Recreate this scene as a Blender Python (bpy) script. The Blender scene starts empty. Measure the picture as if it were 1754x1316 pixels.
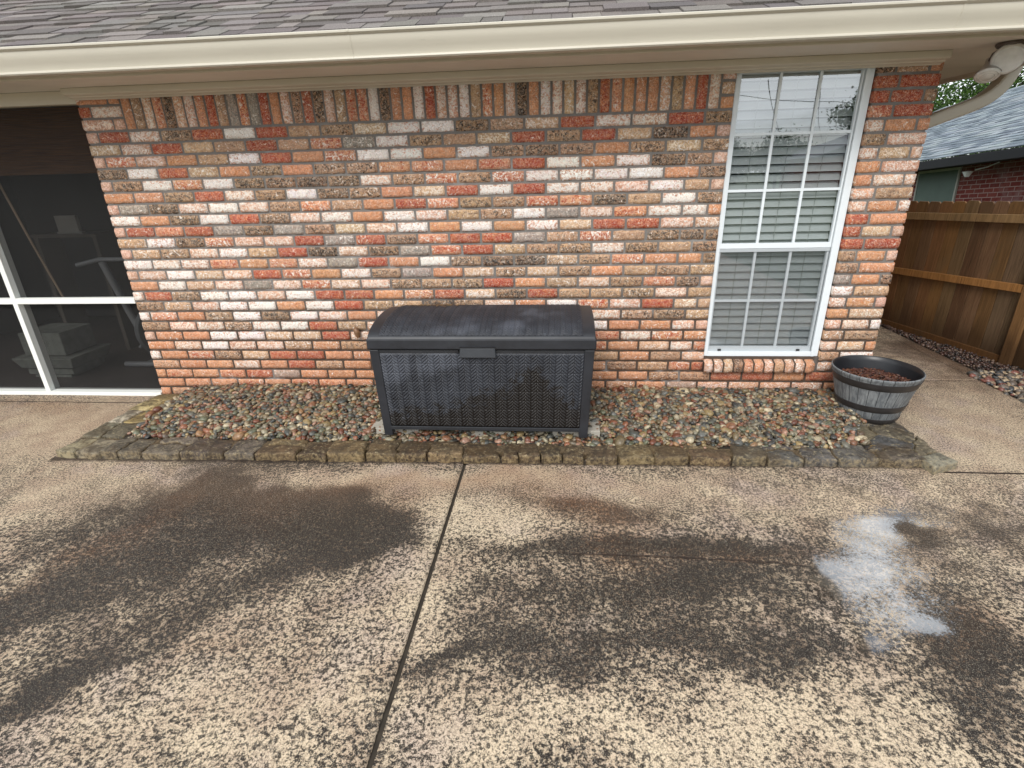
import bpy, bmesh, math, random
import numpy as np
from mathutils import Vector, Matrix, noise as mnoise
random.seed(7); rng=np.random.default_rng(7)
SC=bpy.context.scene; COL=SC.collection
R=math.radians
# ------------------------------------------------------------------ camera
F=897.9; PITCH=-0.3823157; YAW=-0.08994695; ROLL=-0.02671679
CAM=Vector((3.25979,-3.765,1.64454))
def make_camera():
    cp,sp=math.cos(PITCH),math.sin(PITCH); cy,sy=math.cos(YAW),math.sin(YAW)
    fwd=Vector((sy*cp,cy*cp,sp)); right=Vector((cy,-sy,0)); up=right.cross(fwd)
    r2=right*math.cos(ROLL)+up*math.sin(ROLL); u2=-right*math.sin(ROLL)+up*math.cos(ROLL)
    cd=bpy.data.cameras.new('camera'); co=bpy.data.objects.new('camera',cd); COL.objects.link(co)
    cd.sensor_width=36; cd.lens=F/1754*36; cd.clip_end=500; cd.clip_start=.05
    m=Matrix((r2,u2,-fwd)).transposed().to_4x4(); m.translation=CAM; co.matrix_world=m
    SC.camera=co
make_camera()
# ------------------------------------------------------------------ world
SUN_EL=R(42); SUN_AZ=R(196)   # azimuth clockwise from +Y : sun is behind the camera
w=bpy.data.worlds.new('World'); SC.world=w; w.use_nodes=True
nt=w.node_tree; N=nt.nodes; Lk=nt.links; N.clear()
out=N.new('ShaderNodeOutputWorld'); bg=N.new('ShaderNodeBackground'); Lk.new(bg.outputs[0],out.inputs[0])
sky=N.new('ShaderNodeTexSky'); sky.sky_type='NISHITA'; sky.sun_disc=False; sky.sun_elevation=SUN_EL; sky.sun_rotation=SUN_AZ
sky.air_density=1.0; sky.dust_density=1.5
tc=N.new('ShaderNodeTexCoord'); mp=N.new('ShaderNodeMapping'); mp.inputs['Scale'].default_value=(1,1,2.2)
Lk.new(tc.outputs['Generated'],mp.inputs[0])
nz=N.new('ShaderNodeTexNoise'); nz.inputs['Scale'].default_value=2.1; nz.inputs['Detail'].default_value=7; nz.inputs['Roughness'].default_value=.58
nz.inputs['Distortion'].default_value=.35
Lk.new(mp.outputs[0],nz.inputs['Vector'])
cr=N.new('ShaderNodeValToRGB'); cr.color_ramp.elements[0].position=.36; cr.color_ramp.elements[1].position=.55
cr.color_ramp.elements[0].color=(.25,.25,.25,1); cr.color_ramp.elements[1].color=(1,1,1,1)
Lk.new(nz.outputs['Fac'],cr.inputs[0])
cl=N.new('ShaderNodeValToRGB'); cl.color_ramp.elements[0].position=.35; cl.color_ramp.elements[1].position=.72
cl.color_ramp.elements[0].color=(13.5,14.4,15.4,1); cl.color_ramp.elements[1].color=(23,23.6,24,1)
Lk.new(nz.outputs['Fac'],cl.inputs[0])
mx=N.new('ShaderNodeMix'); mx.data_type='RGBA'; mx.clamp_result=False
Lk.new(cr.outputs[0],mx.inputs[0]); Lk.new(sky.outputs[0],mx.inputs[6]); Lk.new(cl.outputs[0],mx.inputs[7])
Lk.new(mx.outputs[2],bg.inputs[0]); bg.inputs[1].default_value=.080
sd=bpy.data.lights.new('sun','SUN'); so=bpy.data.objects.new('sun',sd); COL.objects.link(so)
sd.energy=2.0; sd.angle=R(22); sd.color=(1,.96,.9)
sdir=Vector((math.sin(SUN_AZ)*math.cos(SUN_EL),math.cos(SUN_AZ)*math.cos(SUN_EL),math.sin(SUN_EL)))
so.rotation_euler=sdir.to_track_quat('Z','Y').to_euler(); so.location=sdir*30
SC.view_settings.view_transform='Standard'; SC.view_settings.look='None'; SC.view_settings.gamma=1
SC.view_settings.exposure=0.15
SC.render.engine='CYCLES'
SC.cycles.max_bounces=8; SC.cycles.transparent_max_bounces=12
SC.cycles.sample_clamp_indirect=6
# ------------------------------------------------------------------ helpers
def lin(h,k=1.0):
    h=h.lstrip('#'); c=[int(h[i:i+2],16)/255 for i in (0,2,4)]
    return tuple((x/12.92 if x<=.04045 else ((x+.055)/1.055)**2.4)*k for x in c)
def c4(c): return (c[0],c[1],c[2],1)
def mesh_obj(name,verts,faces,mat=None,parent=None,smooth=False,attrs=None,faceattr=None):
    me=bpy.data.meshes.new(name)
    me.from_pydata([tuple(v) for v in verts],[],faces); me.update()
    if attrs:
        for k,a in attrs.items():
            a=np.asarray(a,dtype=np.float32)
            if a.ndim==1:
                at=me.attributes.new(k,'FLOAT','POINT'); at.data.foreach_set('value',a)
            else:
                if a.shape[1]==3: a=np.hstack([a,np.ones((len(a),1),np.float32)])
                at=me.attributes.new(k,'FLOAT_COLOR','POINT'); at.data.foreach_set('color',a.ravel())
    if smooth: me.polygons.foreach_set('use_smooth',[True]*len(me.polygons))
    if mat: me.materials.append(mat)
    o=bpy.data.objects.new(name,me); COL.objects.link(o)
    if parent: o.parent=parent
    return o
def fast_mesh(name,V,Fc,mat,parent=None,smooth=True,attrs=None):
    """V (n,3) numpy, Fc (m,k) numpy of equal-size faces"""
    me=bpy.data.meshes.new(name); n=len(V); m,k=Fc.shape
    me.vertices.add(n); me.vertices.foreach_set('co',V.astype(np.float32).ravel())
    me.loops.add(m*k); me.loops.foreach_set('vertex_index',Fc.astype(np.int32).ravel())
    me.polygons.add(m); me.polygons.foreach_set('loop_start',np.arange(0,m*k,k,dtype=np.int32))
    me.polygons.foreach_set('loop_total',np.full(m,k,dtype=np.int32))
    me.update(calc_edges=True); me.validate()
    if attrs:
        for kk,a in attrs.items():
            a=np.asarray(a,dtype=np.float32)
            if a.ndim==1:
                at=me.attributes.new(kk,'FLOAT','POINT'); at.data.foreach_set('value',a)
            else:
                if a.shape[1]==3: a=np.hstack([a,np.ones((len(a),1),np.float32)])
                at=me.attributes.new(kk,'FLOAT_COLOR','POINT'); at.data.foreach_set('color',a.ravel())
    me.polygons.foreach_set('use_smooth',np.full(len(me.polygons),smooth))
    if mat: me.materials.append(mat)
    o=bpy.data.objects.new(name,me); COL.objects.link(o)
    if parent: o.parent=parent
    return o
class MB:
    """collects pieces into one mesh"""
    def __init__(s): s.v=[]; s.f=[]; s.c=[]
    def add(s,v,f,c=None):
        b=len(s.v); s.v+= [tuple(x) for x in v]; s.f+=[tuple(i+b for i in q) for q in f]
        s.c+=[c if c else (1,1,1)]*len(v)
    def box(s,x0,x1,y0,y1,z0,z1,c=None):
        s.add([(x0,y0,z0),(x1,y0,z0),(x1,y1,z0),(x0,y1,z0),(x0,y0,z1),(x1,y0,z1),(x1,y1,z1),(x0,y1,z1)],
              [(0,3,2,1),(4,5,6,7),(0,1,5,4),(1,2,6,5),(2,3,7,6),(3,0,4,7)],c)
    def bar(s,a,b,wx,wz,up=(0,0,1),c=None):
        a=Vector(a);b=Vector(b);d=(b-a).normalized();u=Vector(up); sx=d.cross(u).normalized()*wx/2; su=sx.cross(d).normalized()*wz/2
        v=[p+q for p in (a,b) for q in (-sx-su,sx-su,sx+su,-sx+su)]
        s.add(v,[(0,3,2,1),(4,5,6,7),(0,1,5,4),(1,2,6,5),(2,3,7,6),(3,0,4,7)],c)
    def tube(s,pts,r,n=12,c=None,cap=True):
        pts=[Vector(p) for p in pts]; rr=r if isinstance(r,(list,tuple)) else [r]*len(pts)
        v=[];f=[]; prev=None
        for i,p in enumerate(pts):
            d=(pts[min(i+1,len(pts)-1)]-pts[max(i-1,0)]).normalized()
            if prev is None: u=d.orthogonal().normalized()
            else: u=(prev-d*prev.dot(d)).normalized()
            prev=u; t=d.cross(u)
            for k in range(n):
                a=2*math.pi*k/n; v.append(p+(u*math.cos(a)+t*math.sin(a))*rr[i])
        for i in range(len(pts)-1):
            for k in range(n):
                f.append((i*n+k,i*n+(k+1)%n,(i+1)*n+(k+1)%n,(i+1)*n+k))
        if cap: f.append(tuple(range(n))[::-1]); f.append(tuple((len(pts)-1)*n+k for k in range(n)))
        s.add(v,f,c)
    def lathe(s,prof,n=48,cx=0,cy=0,cz=0,c=None):
        v=[];f=[]
        for r,z in prof:
            for k in range(n):
                a=2*math.pi*k/n; v.append((cx+r*math.cos(a),cy+r*math.sin(a),cz+z))
        for i in range(len(prof)-1):
            for k in range(n): f.append((i*n+k,i*n+(k+1)%n,(i+1)*n+(k+1)%n,(i+1)*n+k))
        s.add(v,f,c)
    def prism_x(s,prof,x0,x1,c=None,xs=None):
        """prof list of (y,z); closed"""
        n=len(prof); v=[(x0,y,z) for y,z in prof]+[(x1,y,z) for y,z in prof]
        f=[(i,(i+1)%n,n+(i+1)%n,n+i) for i in range(n)]+[tuple(range(n))[::-1],tuple(range(n,2*n))]
        s.add(v,f,c)
    def build(s,name,mat,parent=None,smooth=False,bevel=0,seg=2,angle=40):
        o=mesh_obj(name,s.v,s.f,mat,parent,False,{'col':np.array(s.c,dtype=np.float32)})
        bm=bmesh.new(); bm.from_mesh(o.data); bmesh.ops.recalc_face_normals(bm,faces=bm.faces); bm.to_mesh(o.data); bm.free()
        if bevel:
            m=o.modifiers.new('b','BEVEL'); m.width=bevel; m.segments=seg; m.limit_method='ANGLE'; m.angle_limit=R(30)
        if smooth:
            o.data.polygons.foreach_set('use_smooth',[True]*len(o.data.polygons))
            try: o.data.set_sharp_from_angle(angle=R(angle))
            except Exception: pass
        return o
def thing(name,label,cat,loc=(0,0,0),rot=None,group=None):
    o=bpy.data.objects.new(name,None); COL.objects.link(o); o.location=loc; o.empty_display_size=.2
    if rot: o.rotation_euler=rot
    o['label']=label; o['category']=cat
    if group: o['group']=group
    return o
def tag(o,label,cat,group=None,kind=None):
    o['label']=label; o['category']=cat
    if group: o['group']=group
    if kind: o['kind']=kind
    return o
# ---- material helper
class Mat:
    def __init__(s,name,rough=.8,spec=.5):
        s.m=bpy.data.materials.new(name); s.m.use_nodes=True; s.t=s.m.node_tree; s.n=s.t.nodes; s.l=s.t.links
        s.b=s.n['Principled BSDF']; s.b.inputs['Roughness'].default_value=rough; s.b.inputs['Specular IOR Level'].default_value=spec
        s.co=s.n.new('ShaderNodeTexCoord').outputs['Object']
    def attr(s,k,o='Color'):
        a=s.n.new('ShaderNodeAttribute'); a.attribute_name=k; return a.outputs[o]
    def noise(s,scale,detail=4,rough=.55,dist=0,vec=None,out='Fac',sc=None):
        x=s.n.new('ShaderNodeTexNoise'); x.inputs['Scale'].default_value=scale; x.inputs['Detail'].default_value=detail
        x.inputs['Roughness'].default_value=rough; x.inputs['Distortion'].default_value=dist
        v=vec if vec is not None else s.co
        if sc: v=s.map(v,sc)
        s.l.new(v,x.inputs['Vector']); return x.outputs[out]
    def voro(s,scale,vec=None,feature='F1',out='Distance',rnd=1):
        x=s.n.new('ShaderNodeTexVoronoi'); x.feature=feature; x.inputs['Scale'].default_value=scale; x.inputs['Randomness'].default_value=rnd
        s.l.new(vec if vec is not None else s.co,x.inputs['Vector']); return x.outputs[out]
    def map(s,v,sc=(1,1,1),loc=(0,0,0),rot=(0,0,0)):
        x=s.n.new('ShaderNodeMapping'); x.inputs['Scale'].default_value=sc; x.inputs['Location'].default_value=loc; x.inputs['Rotation'].default_value=rot
        s.l.new(v,x.inputs[0]); return x.outputs[0]
    def put(s,v,sock):
        if hasattr(v,'links') or hasattr(v,'is_output'): s.l.new(v,sock)
        elif isinstance(v,tuple) and len(v)==3: sock.default_value=c4(v)
        else: sock.default_value=v
    def ramp(s,v,stops,mode='LINEAR'):
        x=s.n.new('ShaderNodeValToRGB'); e=x.color_ramp.elements; x.color_ramp.interpolation=mode
        while len(e)<len(stops): e.new(.5)
        for i,(p,c) in enumerate(stops):
            e[i].position=p; e[i].color=c4(c) if isinstance(c,tuple) else (c,c,c,1)
        s.l.new(v,x.inputs[0]); return x.outputs[0]
    def rng(s,v,a,b,c=0,d=1,smooth=True):
        x=s.n.new('ShaderNodeMapRange'); x.interpolation_type='SMOOTHSTEP' if smooth else 'LINEAR'
        s.put(v,x.inputs[0])
        for i,q in enumerate((a,b,c,d)): s.put(q,x.inputs[1+i])
        return x.outputs[0]
    def math(s,op,a,b=0,c=None):
        x=s.n.new('ShaderNodeMath'); x.operation=op; s.put(a,x.inputs[0]); s.put(b,x.inputs[1])
        if c is not None: s.put(c,x.inputs[2])
        return x.outputs[0]
    def mix(s,f,a,b,mode='MIX'):
        x=s.n.new('ShaderNodeMix'); x.data_type='RGBA'; x.blend_type=mode
        s.put(f,x.inputs[0]); s.put(a,x.inputs[6]); s.put(b,x.inputs[7]); return x.outputs[2]
    def sep(s,v):
        x=s.n.new('ShaderNodeSeparateXYZ'); s.l.new(v,x.inputs[0]); return x.outputs
    def sepc(s,v):
        x=s.n.new('ShaderNodeSeparateColor'); s.l.new(v,x.inputs[0]); return x.outputs
    def vadd(s,a,b):
        x=s.n.new('ShaderNodeVectorMath'); x.operation='ADD'; s.l.new(a,x.inputs[0]); s.l.new(b,x.inputs[1]); return x.outputs[0]
    def bump(s,h,strength=.5,dist=.005,prev=None):
        x=s.n.new('ShaderNodeBump'); x.inputs['Strength'].default_value=strength; x.inputs['Distance'].default_value=dist
        s.l.new(h,x.inputs['Height'])
        if prev is not None: s.l.new(prev,x.inputs['Normal'])
        s.l.new(x.outputs[0],s.b.inputs['Normal']); return x.outputs[0]
    def col(s,v): s.put(v,s.b.inputs['Base Color']); return s
    def rough(s,v): s.put(v,s.b.inputs['Roughness']); return s
def simple(name,c,rough=.6,var=.12,scale=8,bump=0,bscale=60,spec=.5,metal=0):
    m=Mat(name,rough,spec); n=m.noise(scale,5,.6)
    a=tuple(x*(1-var) for x in c); b=tuple(min(1,x*(1+var)) for x in c)
    m.col(m.ramp(n,[(.3,a),(.7,b)])); m.b.inputs['Metallic'].default_value=metal
    if bump: m.bump(m.noise(bscale,4,.6),bump,.002)
    return m.m
# ------------------------------------------------------------------ materials
def mat_brick():
    m=Mat('brick_faces',.86,.35)
    ca=m.attr('ca'); cb=m.attr('cb'); par=m.sepc(m.attr('par'))   # par: coat coverage, edge, white
    off=m.attr('off','Vector')
    v=m.vadd(m.co,off)
    n1=m.noise(30,6,.64,1.9,v,sc=(1,1,1.2)); n2=m.noise(95,4,.65,.6,v); n3=m.noise(25,5,.62,2.4,v)
    k=m.math('MULTIPLY_ADD',n1,3.0,-1.0); k=m.math('MULTIPLY_ADD',m.math('SUBTRACT',n2,.5),.5,k)
    k=m.math('MULTIPLY_ADD',par[1],-.22,k)
    t=m.math('SUBTRACT',1,par[0])
    f=m.rng(k,m.math('SUBTRACT',t,.07),m.math('ADD',t,.06))
    body=m.mix(m.rng(m.noise(40,4,.6,1,v),.40,.60,0,.75),ca,m.mix(.55,ca,lin('#8a5a45')))
    c=m.mix(f,body,m.mix(m.rng(n3,.42,.6,0,.55),cb,ca))
    wk=m.math('MULTIPLY_ADD',n3,2.8,-.9); wk=m.math('MULTIPLY_ADD',m.math('SUBTRACT',n2,.5),1.0,wk)
    wlo=m.math('SUBTRACT',1,par[2])
    wf=m.rng(wk,m.math('SUBTRACT',wlo,.05),m.math('ADD',wlo,.12))
    c=m.mix(m.math('MULTIPLY',wf,.95),c,lin('#efe8e0'))
    n5=m.noise(27,3,.55,2.6,v); cre=m.rng(m.math('ABSOLUTE',m.math('SUBTRACT',n5,.5)),0,.042,1,0)
    c=m.mix(m.math('MULTIPLY',cre,.6),c,m.mix(.5,c,lin('#fff4e4')))
    n6=m.noise(33,3,.55,2.6,v); cre2=m.rng(m.math('ABSOLUTE',m.math('SUBTRACT',n6,.47)),0,.036,1,0)
    c=m.mix(m.math('MULTIPLY',cre2,.8),c,m.mix(.5,c,lin('#4a2f20')))
    n4=m.noise(200,2,.5,0,v)
    c=m.mix(m.rng(n4,.55,.7,0,.42),c,lin('#4a3c33'))
    c=m.mix(m.rng(n4,.44,.3,0,.4),c,lin('#eadac4'))
    m.col(c)
    h=m.math('MULTIPLY_ADD',n2,.5,n5); h=m.math('MULTIPLY_ADD',f,-.2,h)
    m.bump(h,.75,.004); return m.m
def mat_mortar():
    m=Mat('mortar',.95,.2); z=m.sep(m.co)[2]
    n=m.noise(9,5,.7); g=m.noise(220,3,.6); zz=m.math('MULTIPLY_ADD',m.math('SUBTRACT',n,.5),1.1,z)
    low=m.rng(zz,.45,1.05,1,0)
    pale=m.rng(m.noise(3.2,3,.6),.56,.68,0,.55)
    c=m.mix(low,lin('#827e7a'),lin('#564940'))
    c=m.mix(pale,c,lin('#aaa8a6'))
    c=m.mix(m.rng(g,.35,.65,0,.25),c,lin('#4e4843'))
    m.col(c); m.bump(g,.8,.003); return m.m
M={}
M['brick']=mat_brick(); M['mortar']=mat_mortar()
def mat_paint(name,c,dirt=.35,rough=.55,mildew=False):
    m=Mat(name,rough,.4); n=m.noise(4,6,.65,0,sc=(.35,1,1)); n2=m.noise(60,4,.7,0,sc=(.12,1,1))
    cc=m.mix(m.rng(n,.42,.72,0,dirt),c,tuple(x*.72 for x in c))
    cc=m.mix(m.rng(n2,.62,.75,0,dirt*.8),cc,tuple(x*.6 for x in c))
    if mildew:
        x,y,z=m.sep(m.co); mk=m.rng(m.math('ABSOLUTE',m.math('ADD',y,.447)),.003,.011,1,0); mn=m.noise(14,6,.8,0,sc=(.5,1,1)); mw=m.rng(m.noise(1.7,2,.5),.42,.55)
        cc=m.mix(m.math('MULTIPLY',m.math('MULTIPLY',mk,m.rng(mn,.50,.58)),mw),cc,lin('#2d251d'))
        st=m.rng(m.math('ABSOLUTE',m.math('SUBTRACT',m.math('FRACT',m.math('MULTIPLY',x,1.3)),.5)),.0015,.003,1,0); cc=m.mix(m.math('MULTIPLY',st,m.rng(y,-.40,-.44)),cc,lin('#2d251d'))
    m.col(cc); m.bump(n2,.12,.002); return m.m
M['tan']=mat_paint('tan_trim_paint',lin('#d3ccbc'),.28)
M['soffit']=mat_paint('tan_soffit_paint',lin('#dad4c8'),.35,.55,True)
M['gutter']=mat_paint('cream_gutter_paint',lin('#c6c0b1'),.2,.38)
M['white']=mat_paint('white_window_paint',lin('#e4ebef'),.14,.4)
M['porchwhite']=mat_paint('white_porch_paint',lin('#eceee9'),.12,.45)
def mat_attr(name,rough=.85,var=.25,scale=200,bump=.5,bd=.002,spec=.35,attr='col',speck=None):
    m=Mat(name,rough,spec); a=m.attr(attr); n=m.noise(scale,3,.65)
    c=m.mix(m.rng(n,.35,.65,0,1),m.mix(var,a,(0,0,0)),m.mix(var,a,a,'ADD'))
    m.col(c); m.bump(n,bump,bd); return m.m
M['shingle']=mat_attr('roof_shingles',.92,.32,230,.8,.002,.15)
M['metalblue']=simple('drip_edge_metal',lin('#4b5563'),.4)
def mat_screen0(name,tr,c):
    m=bpy.data.materials.new(name); m.use_nodes=True; t=m.node_tree; b=t.nodes['Principled BSDF']; b.inputs['Base Color'].default_value=c4(c); b.inputs['Roughness'].default_value=.7
    o=t.nodes['Material Output']; mx=t.nodes.new('ShaderNodeMixShader'); mx.inputs[0].default_value=tr; tn=t.nodes.new('ShaderNodeBsdfTransparent')
    t.links.new(b.outputs[0],mx.inputs[1]); t.links.new(tn.outputs[0],mx.inputs[2]); t.links.new(mx.outputs[0],o.inputs[0]); return m
def mat_glass(name,ior=1.9,tint=(.80,.86,.84)):
    m=bpy.data.materials.new(name); m.use_nodes=True; t=m.node_tree; t.nodes.clear()
    o=t.nodes.new('ShaderNodeOutputMaterial'); mx=t.nodes.new('ShaderNodeMixShader'); fr=t.nodes.new('ShaderNodeFresnel'); ge=t.nodes.new('ShaderNodeNewGeometry'); mr=t.nodes.new('ShaderNodeMapRange'); t.links.new(ge.outputs['Backfacing'],mr.inputs[0])
    mr.inputs[3].default_value=ior; mr.inputs[4].default_value=1/ior; t.links.new(mr.outputs[0],fr.inputs[0])
    tr=t.nodes.new('ShaderNodeBsdfTransparent'); tr.inputs[0].default_value=c4(tint); gl=t.nodes.new('ShaderNodeBsdfGlossy'); gl.inputs['Roughness'].default_value=.0
    gl.inputs[0].default_value=(.95,.98,1,1)
    tcn=t.nodes.new('ShaderNodeTexCoord'); nn=t.nodes.new('ShaderNodeTexNoise'); nn.inputs['Scale'].default_value=2.2; nn.inputs['Detail'].default_value=1
    bp=t.nodes.new('ShaderNodeBump'); bp.inputs['Strength'].default_value=.12; bp.inputs['Distance'].default_value=.01
    t.links.new(tcn.outputs['Object'],nn.inputs['Vector']); t.links.new(nn.outputs['Fac'],bp.inputs['Height']); t.links.new(bp.outputs[0],gl.inputs['Normal'])
    t.links.new(fr.outputs[0],mx.inputs[0]); t.links.new(tr.outputs[0],mx.inputs[1]); t.links.new(gl.outputs[0],mx.inputs[2]); t.links.new(mx.outputs[0],o.inputs[0])
    return m
M['glass']=mat_glass('window_glass',3.0,(.95,.97,.98))
M['winscreen']=mat_screen0('window_insect_screen',.74,(.05,.055,.06))
M['slat']=simple('blind_slats',lin('#b4baba'),.5,.03,3)
def mat_screen(name,tr=.42,c=(.018,.018,.018)):
    m=bpy.data.materials.new(name); m.use_nodes=True; t=m.node_tree; b=t.nodes['Principled BSDF']; b.inputs['Base Color'].default_value=c4(c); b.inputs['Roughness'].default_value=.7
    o=t.nodes['Material Output']; mx=t.nodes.new('ShaderNodeMixShader'); mx.inputs[0].default_value=tr
    tn=t.nodes.new('ShaderNodeBsdfTransparent')
    t.links.new(b.outputs[0],mx.inputs[1]); t.links.new(tn.outputs[0],mx.inputs[2]); t.links.new(mx.outputs[0],o.inputs[0]); return m
M['screen']=mat_screen('insect_screen',.46,(.008,.008,.008))
M['screen2']=mat_screen('solar_screen',.25,(.06,.075,.065))
def mat_ground():
    m=Mat('stained_aggregate_concrete',.75,.3)
    s=m.sepc(m.attr('stain')); dens,brown,wet=s[0],s[1],s[2]; s2=m.sepc(m.attr('stain2')); fine,pale,moss=s2[0],s2[1],s2[2]
    big=m.noise(1.3,5,.62,.6); mid=m.noise(8,7,.72,.3); 
    nf=m.noise(105,5,.72,.15); nc=m.math('ADD',m.math('MULTIPLY',m.noise(47,7,.78,.1),.72),m.math('MULTIPLY',nf,.28)); ng=m.noise(300,3,.6)
    sp=m.mix(fine,nc,nf); spv=m.sepc(sp)[0]
    d=m.math('MULTIPLY_ADD',m.math('SUBTRACT',big,.5),.35,dens); d=m.math('MULTIPLY_ADD',m.math('SUBTRACT',mid,.5),1.25,d)
    thr=m.math('MULTIPLY_ADD',d,-.092,.560)
    mask=m.rng(spv,m.math('SUBTRACT',thr,.030),m.math('ADD',thr,.026))
    light=m.mix(m.rng(m.noise(5,4,.6),.35,.65),lin('#bba48c'),lin('#d0bca0'))
    light=m.mix(m.rng(m.noise(2.2,4,.6,.3),.5,.66,0,.5),light,lin('#bdaaa0'))
    light=m.mix(m.math('MULTIPLY',pale,.7),light,lin('#e2d0b2'))
    light=m.mix(m.rng(nf,.46,.60,0,.8),light,m.mix(.7,light,lin('#4b3c30')))
    light=m.mix(m.rng(d,.55,1.2,0,.9),light,lin('#4f3e2f'))
    light=m.mix(m.math('MULTIPLY',brown,.7),light,lin('#8c5f3c'))
    dark=m.mix(m.noise(3,3,.6),lin('#15100c'),lin('#25201d')); dark=m.mix(moss,dark,lin('#19130b'))
    dark=m.mix(m.math('MULTIPLY',brown,.5),dark,lin('#4a3322'))
    contrast=m.mix(fine,(1,1,1),(.66,.66,.66))
    dk=m.mix(m.rng(d,0,.8),(.78,.78,.78),(1,1,1))
    dark=m.mix(m.rng(nf,.34,.46,.45,0),dark,lin('#6f5f4f'))
    f=m.math('MULTIPLY',m.math('MULTIPLY',mask,m.sepc(contrast)[0]),m.sepc(dk)[0])
    c=m.mix(f,light,dark)
    c=m.mix(m.rng(ng,.50,.66,0,.55),c,lin('#2e2620')); c=m.mix(m.rng(ng,.46,.32,0,.35),c,lin('#e6dbc8'))
    c=m.mix(m.rng(wet,.1,.9,0,.5),c,m.mix(.55,c,(.02,.02,.02)))
    x,y,z=m.sep(m.co)
    jn=m.math('MULTIPLY',m.math('SUBTRACT',m.noise(14,3,.6),.5),.012)
    l1=m.rng(m.math('ABSOLUTE',m.math('ADD',m.math('ADD',y,.152),jn)),.003,.008,1,0); l1=m.math('MULTIPLY',l1,m.math('LESS_THAN',x,.03))
    l2=m.rng(m.math('ABSOLUTE',m.math('ADD',m.math('ADD',y,.99),jn)),.004,.011,1,0); l2=m.math('MULTIPLY',l2,m.math('GREATER_THAN',x,5.4))
    l3=m.rng(m.math('ABSOLUTE',m.math('ADD',m.math('ADD',y,1.79),m.math('MULTIPLY',jn,3))),.002,.012,.75,0); l3=m.math('MULTIPLY',l3,m.math('MULTIPLY',m.rng(x,3.0,3.5),m.rng(x,4.55,4.2)))
    l1=m.math('ADD',l1,l3)
    yb=m.math('ABSOLUTE',m.math('ADD',m.math('MULTIPLY_ADD',x,-.021,y),m.math('ADD',1.040,m.math('MULTIPLY',jn,3))))
    l4=m.math('MULTIPLY',m.rng(yb,.006,.045,.85,0),m.math('MULTIPLY',m.math('GREATER_THAN',x,0),m.math('LESS_THAN',x,5.5))); l1=m.math('MAXIMUM',l1,l4)
    c=m.mix(m.math('ADD',l1,l2),c,lin('#2a201a'))
    m.col(c)
    wn=m.math('MULTIPLY_ADD',m.math('SUBTRACT',m.noise(9,6,.72,.3),.5),.9,wet); wn=m.math('MULTIPLY_ADD',m.math('SUBTRACT',nf,.5),1.9,wn)
    pud=m.rng(wn,.32,.70)
    m.rough(m.mix(pud,m.mix(m.rng(wet,0,.6),(.72,.72,.72),(.42,.42,.42)),(.06,.06,.06)))
    m.b.inputs['Coat Roughness'].default_value=.05; m.b.inputs['Coat IOR'].default_value=3.8
    m.l.new(pud,m.b.inputs['Coat Weight'])
    h=m.math('MULTIPLY_ADD',spv,.8,m.math('MULTIPLY',ng,.5)); h=m.math('MULTIPLY',h,m.rng(pud,0,1,1,.12)); h=m.math('SUBTRACT',h,m.math('MULTIPLY',m.math('ADD',l1,l2),2))
    m.bump(h,.7,.004); return m.m
M['ground']=mat_ground()
def mat_stone():
    m=Mat('flagstone',.8,.45); a=m.attr('col'); n=m.noise(13,7,.74,.8); n2=m.noise(48,6,.75); n3=m.noise(5,5,.66)
    c=m.mix(m.rng(n,.44,.58,0,.8),a,m.mix(.7,a,(.012,.010,.008)))
    c=m.mix(m.rng(n2,.53,.66,0,.55),c,lin('#c4b48e')); c=m.mix(m.rng(n2,.46,.34,0,.75),c,lin('#26201a'))
    c=m.mix(m.rng(n3,.47,.6,0,.65),c,lin('#4a3c2a'))
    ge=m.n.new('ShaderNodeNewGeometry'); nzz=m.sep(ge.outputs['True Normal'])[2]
    c=m.mix(m.math('MULTIPLY',m.rng(nzz,.7,.2),m.rng(n2,.42,.58,.0,.62)),c,m.mix(.5,a,lin('#b09a70')))  # upright faces coloured paler tan, standing in for light on the front rim
    m.col(c); m.rough(m.rng(n,.3,.7,.45,.8)); m.bump(m.math('MULTIPLY_ADD',n2,.6,n),1,.012); return m.m
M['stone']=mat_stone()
M['stonemortar']=mat_attr('stone_bed_mortar',.95,.35,70,.8,.004)
M['pebble']=mat_attr('pebbles',.38,.25,70,.1,.001,.55)
M['soil']=simple('dark_soil',(.035,.028,.02),.95,.4,20,.6,40)
def mat_wood():
    m=Mat('stained_fence_wood',.75,.3); a=m.attr('col'); off=m.attr('off','Vector'); v=m.vadd(m.co,off)
    g=m.noise(7,6,.65,1.2,v,sc=(6,6,.35)); g2=m.noise(40,4,.6,.3,v,sc=(4,4,.12)); st=m.noise(1.7,4,.6,.4,v,sc=(2,2,1))
    c=m.mix(m.rng(g,.35,.65,0,.7),a,m.mix(.5,a,(.02,.012,.005)))
    c=m.mix(m.rng(g2,.6,.72,0,.5),c,lin('#9a7a55')); c=m.mix(m.rng(g2,.42,.3,0,.6),c,lin('#21140a'))
    c=m.mix(m.rng(st,.52,.7,0,.45),c,lin('#6b5a42'))
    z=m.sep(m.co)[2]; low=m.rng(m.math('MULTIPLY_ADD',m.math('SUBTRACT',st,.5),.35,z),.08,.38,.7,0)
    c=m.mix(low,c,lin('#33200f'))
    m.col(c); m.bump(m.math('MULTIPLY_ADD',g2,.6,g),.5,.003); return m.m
M['wood']=mat_wood()
M['black']=simple('black_plastic',(.012,.013,.016),.35,.2,10)
M['blackmatte']=simple('dark_rubber',(.02,.02,.022),.6,.2,10)
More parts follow.
